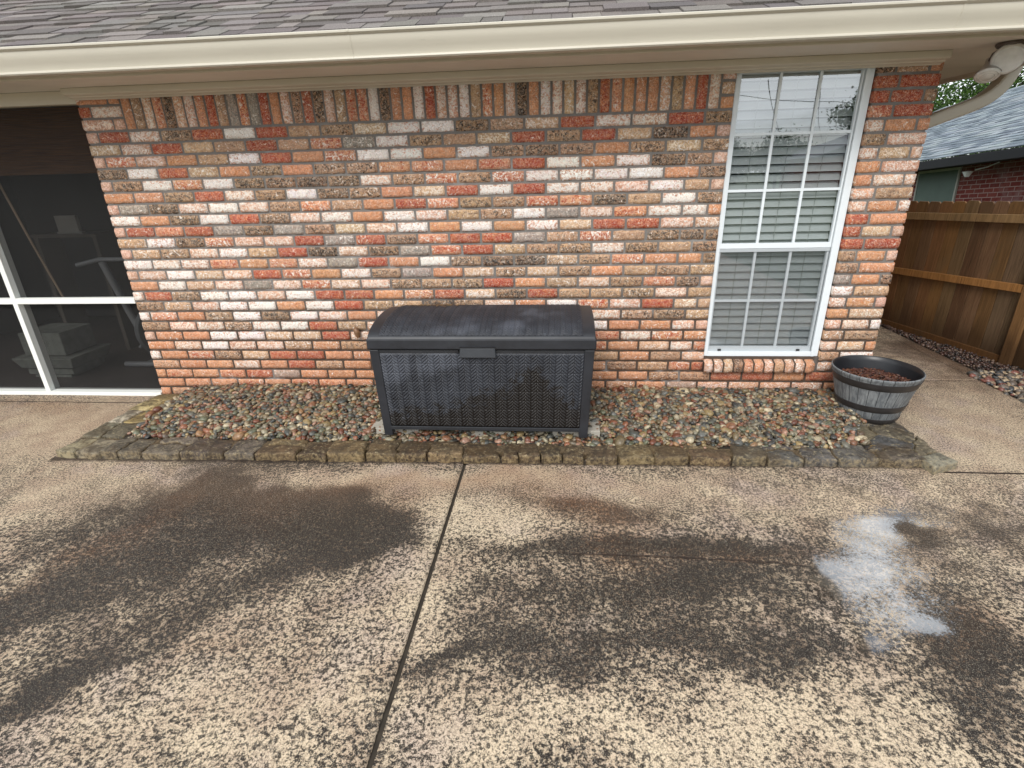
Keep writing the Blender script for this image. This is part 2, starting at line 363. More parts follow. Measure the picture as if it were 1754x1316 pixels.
# ------------------------------------------------------------------ SETTING : ground
# stain blobs (x, y, rx, ry, rot, amount) on the slab, metres
BL={'dens': [(1.868, -1.474, 0.539, 0.172, 2.855, 0.8), (1.554, -1.562, 0.589, 0.252, -2.648, 0.35), (1.223, -1.413, 0.595, 0.174, -2.303, 0.4), (2.289, -1.651, 0.319, 0.142, -2.825, 0.35), (1.376, -1.974, 0.644, 0.191, -2.343, 0.45), (1.081, -2.237, 0.221, 0.121, -2.767, 0.45), (1.905, -2.058, 0.543, 0.113, -2.443, 0.42), (2.392, -1.78, 0.335, 0.088, -2.668, 0.3), (1.395, -2.596, 0.181, 0.085, -2.399, 0.6), (1.585, -2.399, 0.254, 0.072, -2.353, 0.4), (0.774, -1.699, 0.416, 0.086, -1.873, 0.3), (2.046, -1.165, 0.871, 0.1, -3.106, -0.5), (3.023, -1.189, 0.533, 0.084, -3.101, -0.4), (4.058, -1.235, 0.505, 0.162, -3.065, -0.15), (2.689, -1.56, 0.249, 0.15, -1.205, -0.45), (2.637, -2.053, 0.233, 0.158, -1.078, -0.35), (2.99, -1.546, 0.209, 0.139, -3.136, -0.3), (3.411, -1.437, 0.353, 0.081, 2.945, 0.45), (3.638, -1.76, 0.853, 0.056, 3.139, 0.6), (3.384, -2.013, 0.611, 0.142, -3.082, 0.28), (3.881, -1.952, 0.491, 0.129, -3.066, 0.38), (3.637, -2.24, 0.481, 0.078, -3.078, 0.35), (3.11, -2.324, 0.261, 0.111, -3.088, 0.35), (4.098, -2.316, 0.385, 0.074, 3.108, 0.35), (3.283, -2.413, 0.37, 0.041, -3.081, 0.15), (4.845, -2.171, 0.161, 0.155, 3.071, 0.85), (5.062, -1.497, 0.088, 0.038, -2.916, 0.8), (5.378, -1.482, 0.393, 0.19, -2.608, 0.3), (4.946, -1.929, 0.198, 0.075, -2.946, 0.25), (4.71, -1.149, 0.474, 0.113, -3.07, 0.15), (3.546, -2.569, 0.779, 0.11, -3.075, -0.3), (4.276, -2.542, 0.471, 0.072, -3.064, -0.15), (2.026, -2.683, 0.622, 0.127, -3.107, -0.16), (2.447, -2.463, 0.326, 0.178, -2.39, -0.15), (2.985, -2.642, 0.15, 0.09, -3.134, -0.1), (4.695, -2.437, 0.166, 0.071, -2.849, 0.3), (2.822, -2.44, 0.235, 0.034, 0.366, 0.35), (-0.302, -0.671, 0.755, 0.274, 3.013, -0.6), (-0.529, -0.275, 0.795, 0.205, 3.102, -0.4), (-0.482, 0.086, 0.565, 0.226, 2.98, 0.0), (0.332, -1.452, 0.35, 0.119, -1.835, -0.35), (0.745, -1.772, 0.309, 0.072, -1.867, -0.3), (1.223, -2.129, 0.332, 0.056, -2.342, -0.35), (1.65, -2.297, 0.406, 0.052, -2.449, -0.3), (-0.872, -0.283, 0.341, 0.139, 2.903, 0.2), (6.03, -0.471, 0.651, 0.32, -2.54, -0.3), (6.2, 0.002, 0.394, 0.183, 0.749, -0.1), (6.802, 1.064, 0.538, 0.233, 1.236, 0.5), (6.706, 1.414, 0.359, 0.2, 0.645, 0.3), (5.828, -0.853, 0.346, 0.123, -2.977, -0.2), (1.441, -1.189, 0.459, 0.059, 3.024, 0.3)], 'brown': [(3.35, -1.429, 0.328, 0.109, 2.875, 0.9), (2.251, -1.251, 0.542, 0.117, -3.114, 0.45), (3.02, -1.158, 0.538, 0.109, -3.103, 0.5), (3.532, -1.745, 0.171, 0.147, -2.504, 0.5), (6.802, 1.064, 0.764, 0.338, 1.289, 0.55), (2.467, -1.415, 0.194, 0.104, 3.093, 0.4), (4.042, -1.818, 0.461, 0.045, -3.087, 0.4), (1.069, -1.779, 0.495, 0.079, -1.975, 0.5), (1.907, -2.42, 0.137, 0.044, 3.126, 0.35), (1.685, -1.504, 0.331, 0.147, 3.058, 0.25), (4.907, -2.14, 0.197, 0.09, -2.786, 0.4), (-0.48, -0.485, 0.821, 0.328, 2.951, 0.2), (-0.927, -0.228, 0.329, 0.121, 2.983, 0.5)], 'wet': [(4.693, -1.687, 0.292, 0.154, 0.804, 0.5), (4.993, -1.43, 0.215, 0.103, -2.867, 0.45), (4.795, -1.463, 0.183, 0.093, -2.852, 0.25), (4.454, -1.87, 0.139, 0.073, 0.897, 0.55), (4.673, -1.927, 0.304, 0.16, 0.726, 0.48), (4.429, -2.216, 0.088, 0.049, -2.695, 0.7), (4.699, -2.116, 0.076, 0.038, -2.74, 0.55), (4.658, -2.069, 0.17, 0.079, -2.866, 0.25), (5.347, -1.288, 0.412, 0.18, -2.89, 0.12), (5.056, -1.506, 0.093, 0.038, -2.94, -1.3)], 'fine': [(2.081, -1.258, 1.67, 0.146, -3.103, 0.9), (4.353, -1.278, 1.212, 0.205, -3.087, 0.75), (-0.302, -0.671, 1.221, 0.444, 3.011, 1), (6.078, -0.295, 1.122, 0.54, 0.68, 1), (6.807, 1.234, 1.28, 0.705, -2.612, 1), (5.241, -1.488, 0.531, 0.266, -2.684, 0.5), (0.781, -1.433, 0.864, 0.211, 3.134, 0.5)], 'pale': [(2.689, -1.56, 0.275, 0.165, -1.233, 0.7), (2.99, -1.546, 0.239, 0.139, -3.122, 0.6), (3.546, -2.569, 0.743, 0.11, -3.075, 0.7), (2.647, -2.181, 0.23, 0.154, 2.283, 0.5), (1.943, -2.708, 0.578, 0.107, -3.103, 0.4), (4.355, -2.556, 0.362, 0.087, -3.037, 0.5), (4.969, -1.894, 0.175, 0.062, -2.966, 0.3), (0.457, -1.612, 0.233, 0.083, -1.889, 0.5), (0.856, -1.92, 0.23, 0.056, -1.92, 0.4), (4.234, -1.967, 0.36, 0.08, -3.064, 0.3), (3.286, -1.876, 0.261, 0.055, -3.087, 0.3)], 'moss': [(1.833, -1.47, 0.535, 0.196, 2.875, 0.8), (3.662, -1.779, 0.791, 0.077, -3.089, 0.8), (3.849, -2.084, 0.581, 0.17, -3.058, 0.6), (4.886, -2.142, 0.228, 0.108, -2.735, 0.9), (3.386, -1.979, 0.373, 0.131, -3.074, 0.4)]}#END
def blobsum(lst,X,Y):
    Z=np.zeros_like(X)
    for (x,y,rx,ry,ro,a) in lst:
        dx=X-x; dy=Y-y; c,s=math.cos(ro),math.sin(ro)
        u=(dx*c+dy*s)/rx; v=(-dx*s+dy*c)/ry
        Z+=a*np.exp(-(u*u+v*v)*.9)
    return Z
def vnoise(X,Y,sc,seed=0):
    g=np.random.default_rng(seed).random((64,64)); x=X*sc; y=Y*sc
    xi=np.floor(x).astype(int); yi=np.floor(y).astype(int); fx=x-xi; fy=y-yi; fx=fx*fx*(3-2*fx); fy=fy*fy*(3-2*fy)
    a=g[xi%64,yi%64];b=g[(xi+1)%64,yi%64];c=g[xi%64,(yi+1)%64];d=g[(xi+1)%64,(yi+1)%64]
    return (a*(1-fx)+b*fx)*(1-fy)+(c*(1-fx)+d*fx)*fy
def slab(name,x0,x1,y0,y1,step,z=0.0):
    nx=int((x1-x0)/step)+1; ny=int((y1-y0)/step)+1
    xs=np.linspace(x0,x1,nx); ys=np.linspace(y0,y1,ny); X,Y=np.meshgrid(xs,ys,indexing='ij')
    # warp coordinates for ragged stain outlines
    Xw=X+.22*(vnoise(X+20,Y+20,3,1)-.5)+.09*(vnoise(X+20,Y+20,9,2)-.5); Yw=Y+.22*(vnoise(X+20,Y+20,3,3)-.5)+.09*(vnoise(X+20,Y+20,9,4)-.5)
    X3=X+.06*(vnoise(X+20,Y+20,9,2)-.5); Y3=Y+.06*(vnoise(X+20,Y+20,9,4)-.5)
    ch={k:np.clip(blobsum(BL.get(k,[]),*((X3,Y3) if k=='wet' else (Xw,Yw)))+b,0,1.25) for k,b in (('dens',.67),('brown',0),('wet',0),('fine',0),('pale',0),('moss',0))}
    Z=z+.004*(vnoise(X+20,Y+20,1.2,5)-.5)
    sm=lambda v,a,b:(lambda t:t*t*(3-2*t))(np.clip((v-a)/(b-a),0,1))
    Z=Z-.040*sm(X,3.75,5.15)*sm(Y,-3.1,-2.2)*sm(-Y,1.05,1.45)     # slope added towards the right so the wet film mirrors sky past the eave
    e=(X<x0+1e-6)|(X>x1-1e-6)|(Y<y0+1e-6)|(Y>y1-1e-6)
    V=np.stack([X,Y,Z],-1).reshape(-1,3)
    idx=np.arange(nx*ny).reshape(nx,ny)
    Fq=np.stack([idx[:-1,:-1],idx[1:,:-1],idx[1:,1:],idx[:-1,1:]],-1).reshape(-1,4)
    # skirts
    ring=np.concatenate([idx[:,0],idx[-1,1:],idx[-2::-1,-1],idx[0,-2:0:-1]]); low=V[ring].copy(); low[:,2]-=.05
    b=len(V); V=np.vstack([V,low]); n=len(ring); r2=np.arange(n)+b
    Fs=np.stack([ring,r2,np.roll(r2,-1),np.roll(ring,-1)],-1); Fq=np.vstack([Fq,Fs])
    def ex(a): a=a.reshape(-1); return np.concatenate([a,a[ring]])
    A={'stain':np.stack([ex(ch['dens']),ex(ch['brown']),ex(ch['wet'])],-1),'stain2':np.stack([ex(ch['fine']),ex(ch['pale']),ex(ch['moss'])],-1)}
    o=fast_mesh(name,V,Fq,M['ground'],None,True,A); o['kind']='structure'; return o
JX=2.706
slab('patio_slab',-6,JX-.009,-7.5,.0,.025)
slab('patio_slab',JX+.012,6.66,-7.5,.45,.025)
slab('side_walkway',5.53,6.66,.455,6.5,.03)
slab('walkway_edge',6.665,6.78,.62,6.5,.03)
ml=Mat('lawn',.95,.2); n=ml.noise(30,6,.7); ml.col(ml.ramp(n,[(.35,(.03,.045,.015)),(.65,(.07,.09,.03))])); ml.bump(n,1,.03)
g=MB(); g.add([(-150,-150,-.06),(150,-150,-.06),(150,150,-.06),(-150,150,-.06)],[(0,1,2,3)]); o=g.build('ground',ml.m); o['kind']='structure'
g=MB(); g.box(JX-.02,JX+.02,-7.5,-.95,-.05,-.012); o=g.build('expansion_joint',M['soil']); o['kind']='structure'
g=MB(); g.box(6.60,7.6,-3,6.5,-.058,-.012); o=g.build('gravel_bed_soil',M['soil']); o['kind']='structure'
# ------------------------------------------------------------------ brick wall data
H=0.079209; B=0.227416; A0=.0886; JT=.0120
ROWS={1:"HRPDRWRTDYWWBTYRPPRB",2:"YPRYTRTKGWDTYRDRYBOH",3:"HKPOTWROKWWOWDBDODYD",4:"BWRYODODDKKOKRWOWBDH",5:"HDWKWBBBBPDKDKWWWWOB",
6:"OODRPDWBDOYRWRWPPWTH",7:"HGBPWPDKTORKDDKKBTWD",8:"WOBWRDPWOWPTDWGPKWWO",9:"HRKRGBGDYPWOWOWYRRPP",10:"TWBKPPRGRDKRRGTKTBBB",
11:"HTDPWTRBPBGKRTDDPDTB",12:"WPPKOKPGROWDBBTDKOOB",13:"HPWYPRKOWDGOYDYDOTDT",14:"OWYPGPKYPDDDROTYDKBH",15:"WRDWWPWRROKRYBRTTDPT",
16:"DTPWWOWRTTBDPOWKPRYT",17:"WKODWBWPOPPOPTOPPDDT",18:"DPPDWWRTPPOPTOPWOOPH",19:"HOOWWYYRPPTOPOPPKPKO",20:"OPWPPTODPOPOTPOKOYPK",
21:"WOKDYRROOTPOPOPOTOTP",22:"TOOPORTOOPOKOPOODTKR",23:"OKOKRGOOOPOKOPTOOODDRROR",24:"OOOKOKKOOPOPOKOOTOGPPPPOO",25:"OTTTTOROOTPOOPOOOTPOPTOOO"}
PAL={'R':('#cb7a52','#9c3420',.70,.06),'K':('#dc9b74','#ac4429',.50,.26),'O':('#da9a70','#c47a4c',.36,.14),'P':('#dba88a','#eedccf',.48,.36),
'W':('#d8a488','#f4efeb',.70,.46),'T':('#c9a27e','#775f4b',.38,.20),'D':('#bd9674','#3d3029',.54,.12),'B':('#a88464','#1f181a',.68,.05),
'G':('#b3a498','#857d77',.60,.2),'Y':('#d6b08a','#eadccb',.44,.26),'H':('#deaf96','#e6c6b6',.5,.08)}
def vary(c,a=.10): 
    k=1+random.uniform(-a,a); return tuple(min(1,max(0,x*k*(1+random.uniform(-a*.35,a*.35)))) for x in c)
class Bricks:
    def __init__(s): s.ed=[];s.V=[];s.F=[];s.ca=[];s.cb=[];s.par=[];s.off=[];s.n=0
    def brick(s,u0,u1,v0,v1,code,T,vert=False,prot=None,depth=.014,low=0):
        """rect in wall plane; T maps (u, out, v) -> xyz"""
        w,h=u1-u0,v1-v0
        nx=max(2,int(round(w/.028))); nz=max(2,int(round(h/.024)))
        p=random.uniform(-.0015,.0035) if prot is None else prot
        tw=random.uniform(-.0012,.0012)*2; ph=random.random()*50
        base=s.n
        for j in range(nz+1):
            for i in range(nx+1):
                fu=i/nx; fv=j/nz; u=u0+fu*w; v=v0+fv*h
                eu=(i==0)-(i==nx); ev=(j==0)-(j==nz)
                nn=mnoise.noise(Vector((u*38+ph,v*38,ph))); n2=mnoise.noise(Vector((u*38,v*38+ph,ph+9)))
                if eu: u+=eu*(.0010+.0036*(nn+.3))
                if ev: v+=ev*(.0006+.0050*(n2+.3))
                if eu and ev: u+=eu*.0015; v+=ev*.0015
                o=p+tw*(fu-.5)*2+.0022*mnoise.noise(Vector((u*55,v*55,ph)))
                if eu or ev: o-=.0022
                s.V.append(T(u,o,v)); s.ed.append(1.0 if (eu or ev) else 0.0)
        for j in range(nz):
            for i in range(nx):
                a=base+j*(nx+1)+i; s.F.append((a,a+1,a+nx+2,a+nx+1))
        ring=[(i,0) for i in range(nx+1)]+[(nx,j) for j in range(1,nz+1)]+[(i,nz) for i in range(nx-1,-1,-1)]+[(0,j) for j in range(nz-1,0,-1)]
        b2=base+(nx+1)*(nz+1)
        for (i,j) in ring:
            s.V.append(T(u0+i/nx*w+(.001 if i==0 else -.001 if i==nx else 0),-depth,v0+j/nz*h+(.001 if j==0 else -.001 if j==nz else 0)))
        m=len(ring)
        for q in range(m):
            a=base+ring[q][1]*(nx+1)+ring[q][0]; r=(q+1)%m; b_=base+ring[r][1]*(nx+1)+ring[r][0]
            s.F.append((b2+q,b2+r,b_,a))
        tot=(nx+1)*(nz+1)+m; s.n+=tot
        a,b,am,wh=PAL[code]; 
        ca=vary(lin(a),.12); cb=vary(lin(b),.12); am=am+random.uniform(-.1,.1); wh=max(0,wh+random.uniform(-.1,.12))
        if low>0:
            t=lin('#cd8a62'); ca=tuple(x*(1-low)+y*low for x,y in zip(ca,t)); cb=tuple(x*(1-low*.5)+y*low*.5 for x,y in zip(cb,lin('#b06b43'))); wh*=1-low*.6
        s.ca+=[ca]*tot; s.cb+=[cb]*tot; s.ed+=[1.0]*(tot-(nx+1)*(nz+1)); s.par+=[(am,e_,wh) for e_ in s.ed[-tot:]]
        of=(random.random()*40,random.random()*40,random.random()*40); s.off+=[of]*tot
    def build(s,name,parent):
        me=bpy.data.meshes.new(name); me.from_pydata(s.V,[],s.F); me.update()
        for k,a in (('ca',s.ca),('cb',s.cb),('par',s.par)):
            a=np.array(a,dtype=np.float32); a=np.hstack([a,np.ones((len(a),1),np.float32)])
            at=me.attributes.new(k,'FLOAT_COLOR','POINT'); at.data.foreach_set('color',a.ravel())
        at=me.attributes.new('off','FLOAT_VECTOR','POINT'); at.data.foreach_set('vector',np.array(s.off,dtype=np.float32).ravel())
        me.polygons.foreach_set('use_smooth',[True]*len(me.polygons)); me.materials.append(M['brick']); me.materials.append(M['mortar'])
        o=bpy.data.objects.new(name,me); COL.objects.link(o); o.parent=parent; return o
WX0,WX1,WZ0,WZ1=4.350,5.162,.352,2.20   # window opening
XR=5.53; ZTOP=2.235
house=thing('brick_house','house of mottled orange, red and white brick with a tan eave','house',(0,0,0))
Tf=lambda u,o,v:(u,-o,v)
bk=Bricks(); J2=JT/2
def lowf(r): return max(0,min(.5,(r-18.5)*.085))
def run(r,xs,codes):
    z1=(26-r)*H; z0=(25-r)*H
    for (a,b),c in zip(xs,codes):
        if b-a<.02: continue
        q=.0008*random.uniform(-1,1)
        bk.brick(a+(J2 if a>.005 else 0),b-J2 if b<XR-.001 and abs(b-WX0)>.01 else b,z0+J2+q,z1-J2+q,c,Tf,low=lowf(r))
for r in range(1,26):
    s=ROWS[r]; end=WX0-.002 if r<=22 else XR
    xs=[]; x=0.0
    if r%2==1: xs.append((0,A0)); x=A0
    while x<end-.001:
        n=min(x+B,end)
        if r<=22 and end-x<B*.99+.03 and r%2==0 and end-x>.2: 
            xs.append((x,end-.089)); xs.append((end-.089,end)); break
        xs.append((x,n)); x=n
    if r<=22 and r%2==0 and len(xs)<len(s)+0:
        pass
    s=s+'PO'*5
    run(r,xs,s[:len(xs)])
# above row 1 : soldier course and the little stacks at each end
def zrow(r): return (25-r)*H
ST='PRO'; 
for r,segs in ((0,[(0,.2275,'P'),(.2275,.315,'H')]),(-1,[(0,.088,'R'),(.088,.315,'P')]),(-2,[(0,.2275,'O'),(.2275,.315,'O')])):
    for a,b,c in segs: bk.brick(a+(J2 if a>0 else 0),b-J2,zrow(r)+J2,zrow(r-1)-J2,c,Tf)
    e0=4.262; bk.brick(e0+J2,WX0-.002,zrow(r)+J2,zrow(r-1)-J2,{0:'O',-1:'Y',-2:'P'}[r],Tf)
SOL="OTPKBPPKRTGKGROPDRBPTKKWBOOWRPPWTKOPBOWPYPDRKOOOPTORP"
sw=(4.262-.315)/len(SOL)
for i,c in enumerate(SOL):
    a=.315+i*sw; bk.brick(a+.0058,a+sw-.0058,zrow(0)+J2,zrow(-3)-J2+.01,c,Tf)
# pier right of the window
PIER={-2:"BTO",-1:"RR",0:"RRD",1:"KR",2:"POO",3:"DP",4:"PYP",5:"OP",6:"OPP",7:"PT",8:"POP",9:"RO",10:"RYH",11:"RR",12:"DOH",13:"DO",14:"GOB",15:"WT",16:"POH",17:"OY",18:"PPW",19:"TD",20:"PYO",21:"TW",22:"PDP"}
for r,s in PIER.items():
    fr=[0,.28,.80,1] if len(s)==3 else [0,.37,1]
    for i,c in enumerate(s):
        a=WX1+.004+(XR-WX1-.004)*fr[i]; b=WX1+.004+(XR-WX1-.004)*fr[i+1]
        bk.brick(a+(J2 if i else 0),b-(J2 if i<len(s)-1 else 0),zrow(r)+J2,zrow(r-1)-J2,c,Tf,low=lowf(r)*.5 if r<22 else .2)
        if i==0: # reveal face of that brick, facing the window
            bk.brick(.002,.062,zrow(r)+J2,zrow(r-1)-J2,c,lambda u,o,v:(WX1+.002-o,u,v),prot=0)
# bricks beside the sill in row 22, between opening edge and full height are covered by the sill itself
# east side wall
Te=lambda u,o,v:(XR-.004+o,u,v)
for r in range(-2,26):
    u=0.012 if r%2 else .012; first=A0 if r%2==0 else B*.5
    x=u
    k=0
    while x<4.4:
        n=x+(first if k==0 else B); k+=1
        bk.brick(x+(J2 if k>1 else 0),n-J2,zrow(r)+J2,zrow(r-1)-J2,random.choice('OOPPTTDKRYWYB'),Te,low=lowf(r)); x=n
# end of the wall at the porch (west jamb)
Tw=lambda u,o,v:(0.004-o,u,v)
for r in range(-2,26):
    bk.brick(.004,.09,zrow(r)+J2,zrow(r-1)-J2,random.choice('OPTYK'),Tw)
wall=bk.build('wall',house)
# mortar body joined in the same wall mesh (second material)
mb=MB()
mb.box(.009,WX0-.004,.0062,.095,0,2.30); mb.box(WX0-.004,WX1+.008,.0062,.095,0,WZ0-.002); mb.box(WX1+.008,XR-.012,.0062,.095,0,2.30)
mb.box(XR-.1,XR-.0125,.095,4.4,0,2.30); mb.box(XR-.1,5.6,4.4,9,0,2.30); mb.box(WX0-.004,WX1+.008,.0082,.095,2.195,2.30)
bm=bmesh.new(); bm.from_mesh(wall.data); n0=len(bm.faces)
vs=[bm.verts.new(v) for v in mb.v]
for f in mb.f:
    nf=bm.faces.new([vs[i] for i in f]); nf.material_index=1; nf.smooth=False
bmesh.ops.recalc_face_normals(bm,faces=list(bm.faces)[n0:]); bm.to_mesh(wall.data); bm.free()
# sill : rowlock bricks sloping out
sb=Bricks(); n=11; sx0,sx1=4.342,5.13; sw2=(sx1-sx0)/n; codes="PPYBKOPTPPO"
for i in range(n):
    a=sx0+i*sw2+.004; b=sx0+(i+1)*sw2-.006
    zt=.348; zf=.318; zb=.243; yo=-.045
    # front face
    sb.brick(a,b,zb,zf,codes[i],lambda u,o,v:(u,yo-o,v),prot=.001,low=.25,depth=.03)
    # top sloping face
    sb.brick(a,b,0,.104,codes[i],lambda u,o,v:(u,yo+.002+v,zf-.001+v*(zt-zf)/.09+o),prot=0,low=.15,depth=.012)
sill=sb.build('window_sill',house)
mb=MB(); mb.prism_x([(.04,.24),(yo+.008,.249),(yo+.008,.313),(.06,.347),(.06,.24)],sx0+.003,sx1-.004,); mb.build('sill_mortar',M['mortar'],sill)
# west (porch) header, walls and porch enclosure
mb=MB(); mb.box(-6,-.0,.002,.10,2.155,2.234); mb.build('porch_beam',M['tan'],house)
mb=MB(); mb.box(-6.5,-3.3,.0,.10,0,2.15); mb.build('west_wall',M['mortar'],house)
# frieze
mb=MB(); mb.prism_x([(-.002,2.234),(-.098,2.234),(-.098,2.200),(-.088,2.194),(-.055,2.190),(-.05,2.183),(-.02,2.180),(-.0095,2.172),(-.0095,2.234)],-.0,5.50); mb.build('frieze_board',M['tan'],house,bevel=.0015)
mb=MB(); mb.box(-6.5,5.53+.70,-.452,0.0,2.2355,2.25); mb.box(5.50,6.23,0.0,9,2.2355,2.25); mb.build('soffit',M['soffit'],house)
# soffit seams
mb=MB(); mb.box(-6.5,6.25,-.472,-.4535,2.222,2.37); mb.box(6.2315,6.25,-.4535,9,2.205,2.37); mb.build('fascia_board',M['tan'],house,bevel=.001)
def gutter_prof(f):
    return [(0,2.236),(.075,2.229),(.092,2.231),(.098,2.238),(.096,2.246),(.088,2.250),(.090,2.262),(.099,2.285),(.108,2.305),(.113,2.325),(.113,2.343),(.120,2.347),(.128,2.354),(.128,2.363),(.121,2.367),(.110,2.364),(.106,2.352),(.098,2.30),(.07,2.25),(0.004,2.25)]
mb=MB(); pr=gutter_prof(0)
mb.prism_x([(-.4735-o_,z_) for o_,z_ in pr],-6.5,6.375)
mb.build('gutter',M['gutter'],house,smooth=True,angle=35)
mb=MB(); v=[]; 
for yy in (-.60,9):
    for o_,z_ in pr: v.append((6.2515+o_,yy,z_))
nn=len(pr); mb.add(v,[(i,(i+1)%nn,nn+(i+1)%nn,nn+i) for i in range(nn)]+[tuple(range(nn)),tuple(range(nn,2*nn))]); mb.build('side_gutter',M['gutter'],house,smooth=True,angle=35)
for x_ in (-.9,2.15,5.2):
    mb=MB(); mb.prism_x([(-.4735-o_*1.012-.0006,z_-.0008 if z_<2.3 else z_+.0008) for o_,z_ in pr],x_,x_+.012)
    mb.build('gutter_seam',M['gutter'],house,smooth=True)
# roof
TH=R(24.5); EX=.134; E0=(-.515,2.368)
roofm=MB()
def roofpt(d,x,up): return (x,E0[0]+d*math.cos(TH)-up*math.sin(TH),E0[1]+d*math.sin(TH)+up*math.cos(TH))
cols=['#99928d','#918a86','#8a837f','#9f9892','#948d89','#827b78']
for r_ in range(0,26):
    x=-6.6-random.random()*.3; d0=r_*EX
    while x<6.42-0:
        wd=random.choice([.11,.15,.19,.24,.30]); x1=x+wd
        rag=random.uniform(-.006,.006)+(random.uniform(-.004,.004)); t=random.choice([.007,.009,.012,.016]); c=vary(lin(random.choice(cols),.62),.10)
        lean=random.uniform(-.004,.004)
        xa=min(x+.0015,6.42); xb=min(x1-.0015,6.42)
        if xb-xa>.02:
            top=t+.001
            v=[roofpt(d0+rag,xa+lean,.002),roofpt(d0+rag,xb+lean,.002),roofpt(d0+EX+.03,xb,-.004),roofpt(d0+EX+.03,xa,-.004),
               roofpt(d0+rag,xa+lean,top+.006),roofpt(d0+rag+random.uniform(-.003,.003),xb+lean,top+.006),roofpt(d0+EX+.03,xb,top-.004),roofpt(d0+EX+.03,xa,top-.004)]
            roofm.add(v,[(0,3,2,1),(4,5,6,7),(0,1,5,4),(1,2,6,5),(2,3,7,6),(3,0,4,7)],c)
        x=x1
roof=roofm.build('roof',M['shingle'],house)
mb=MB(); cdk=lin('#55505a',.8)
v=[roofpt(.02,-6.6,0),roofpt(.02,6.42,0),roofpt(8,6.42-7.2,0),roofpt(8,-6.6,0)]; v2=[(a,b,c-.02) for a,b,c in v]
mb.add(v+v2,[(0,1,2,3),(7,6,5,4),(0,4,5,1),(1,5,6,2),(2,6,7,3),(3,7,4,0)],lin('#8c8489',.6)); mb.build('roof_deck',M['shingle'],roof)
mb=MB(); mb.prism_x([(-.535,2.357),(-.538,2.372),(-.50,2.384),(-.46,2.392),(-.46,2.35),(-.50,2.352)],-6.6,6.40); mb.build('drip_edge',M['metalblue'],roof)
# ---- downspout elbow on the east eave
def corrugated(path,w,h,name,mat,parent):
    pts=[Vector(p) for p in path]; mb=MB(); n=28; v=[];f=[]
    # resample
    sm=[]; 
    for i in range(len(pts)-1):
        p0=pts[max(i-1,0)];p1=pts[i];p2=pts[i+1];p3=pts[min(i+2,len(pts)-1)]
        for k in range(10):
            t=k/10; sm.append(.5*((2*p1)+(-p0+p2)*t+(2*p0-5*p1+4*p2-p3)*t*t+(-p0+3*p1-3*p2+p3)*t**3))
    sm.append(pts[-1])
    for i,p in enumerate(sm):
        d=(sm[min(i+1,len(sm)-1)]-sm[max(i-1,0)]).normalized(); sx=d.cross(Vector((0,1,0))); 
        side=Vector((0,1,0)); side=(side-d*side.dot(d)).normalized(); up=side.cross(d)
        rib=1+ (.035 if (i%2==0 and 4<i<len(sm)*.62) else 0)
        for k in range(n):
            a=2*math.pi*k/n; cx=math.copysign(abs(math.cos(a))**.35,math.cos(a)); cz=math.copysign(abs(math.sin(a))**.35,math.sin(a))
            fl=1-.03*(1+math.cos(a*10))/2
            v.append(p+(side*cx*w/2+up*cz*h/2)*rib*fl)
    for i in range(len(sm)-1):
        for k in range(n): f.append((i*n+k,i*n+(k+1)%n,(i+1)*n+(k+1)%n,(i+1)*n+k))
    mb.add(v,f); return mb.build(name,mat,parent,smooth=True,angle=30)
corrugated([(6.31,.57,2.27),(6.31,.57,2.22),(6.285,.57,2.150),(6.243,.57,2.086),(6.168,.57,2.027),(6.066,.57,1.983),(5.962,.57,1.947),(5.86,.57,1.909),(5.70,.57,1.85),(5.60,.57,1.76),(5.585,.57,1.6),(5.585,.57,.2)],.105,.085,'downspout',M['gutter'],house)
# ---- window
win=thing('window','x','x'); 
for k in ('label','category'): del win[k]
win.parent=house
def wbox(name,x0,x1,y0,y1,z0,z1,mat='white',par=None,bev=.002):
    mb=MB(); mb.box(x0,x1,y0,y1,z0,z1); return mb.build(name,M[mat],par or win,bevel=bev)
fx0,fx1,fz0,fz1=4.352,5.158,.352,2.196
mb=MB()
mb.box(fx0,fx0+.022,.022,.09,fz0,fz1); mb.box(fx1-.038,fx1,.022,.09,fz0,fz1); mb.box(fx1-.050,fx1-.030,.014,.03,fz0,fz1-.001)
mb.box(fx0+.0225,fx1-.0505,.018,.09,fz0,fz0+.034); mb.box(fx0+.0225,fx1-.0505,.022,.09,fz1-.022,fz1)
mb.box(fx1-.0415,fx1-.0395,.0205,.0215,fz0,fz1)
fr=mb.build('frame',M['white'],win,bevel=.002)
ix0,ix1=fx0+.023,fx1-.051
ZM=1.137
mb=MB() # upper sash rails
mb.box(ix0,ix1,.030,.06,ZM-.012,ZM+.022); mb.box(ix0,ix0+.012,.032,.06,ZM+.0225,fz1-.0225); mb.box(ix1-.012,ix1,.032,.06,ZM+.0225,fz1-.0225)
mb.build('upper_sash',M['white'],win,bevel=.0015)
mb=MB(); mb.box(ix0,ix1,.034,.066,ZM-.036,ZM-.0135); mb.box(ix0,ix0+.014,.040,.066,fz0+.0345,ZM-.0365); mb.box(ix1-.014,ix1,.040,.066,fz0+.0345,ZM-.0365); mb.box(ix0+.0145,ix1-.0145,.038,.066,fz0+.0345,fz0+.066)
ls=mb.build('lower_sash',M['white'],win,bevel=.0015)
for xx in (ix0+.075,ix1-.10):
    mb=MB(); mb.box(xx,xx+.024,.032,.039,fz0+.036,fz0+.049); mb.build('latch',M['black'],ls)
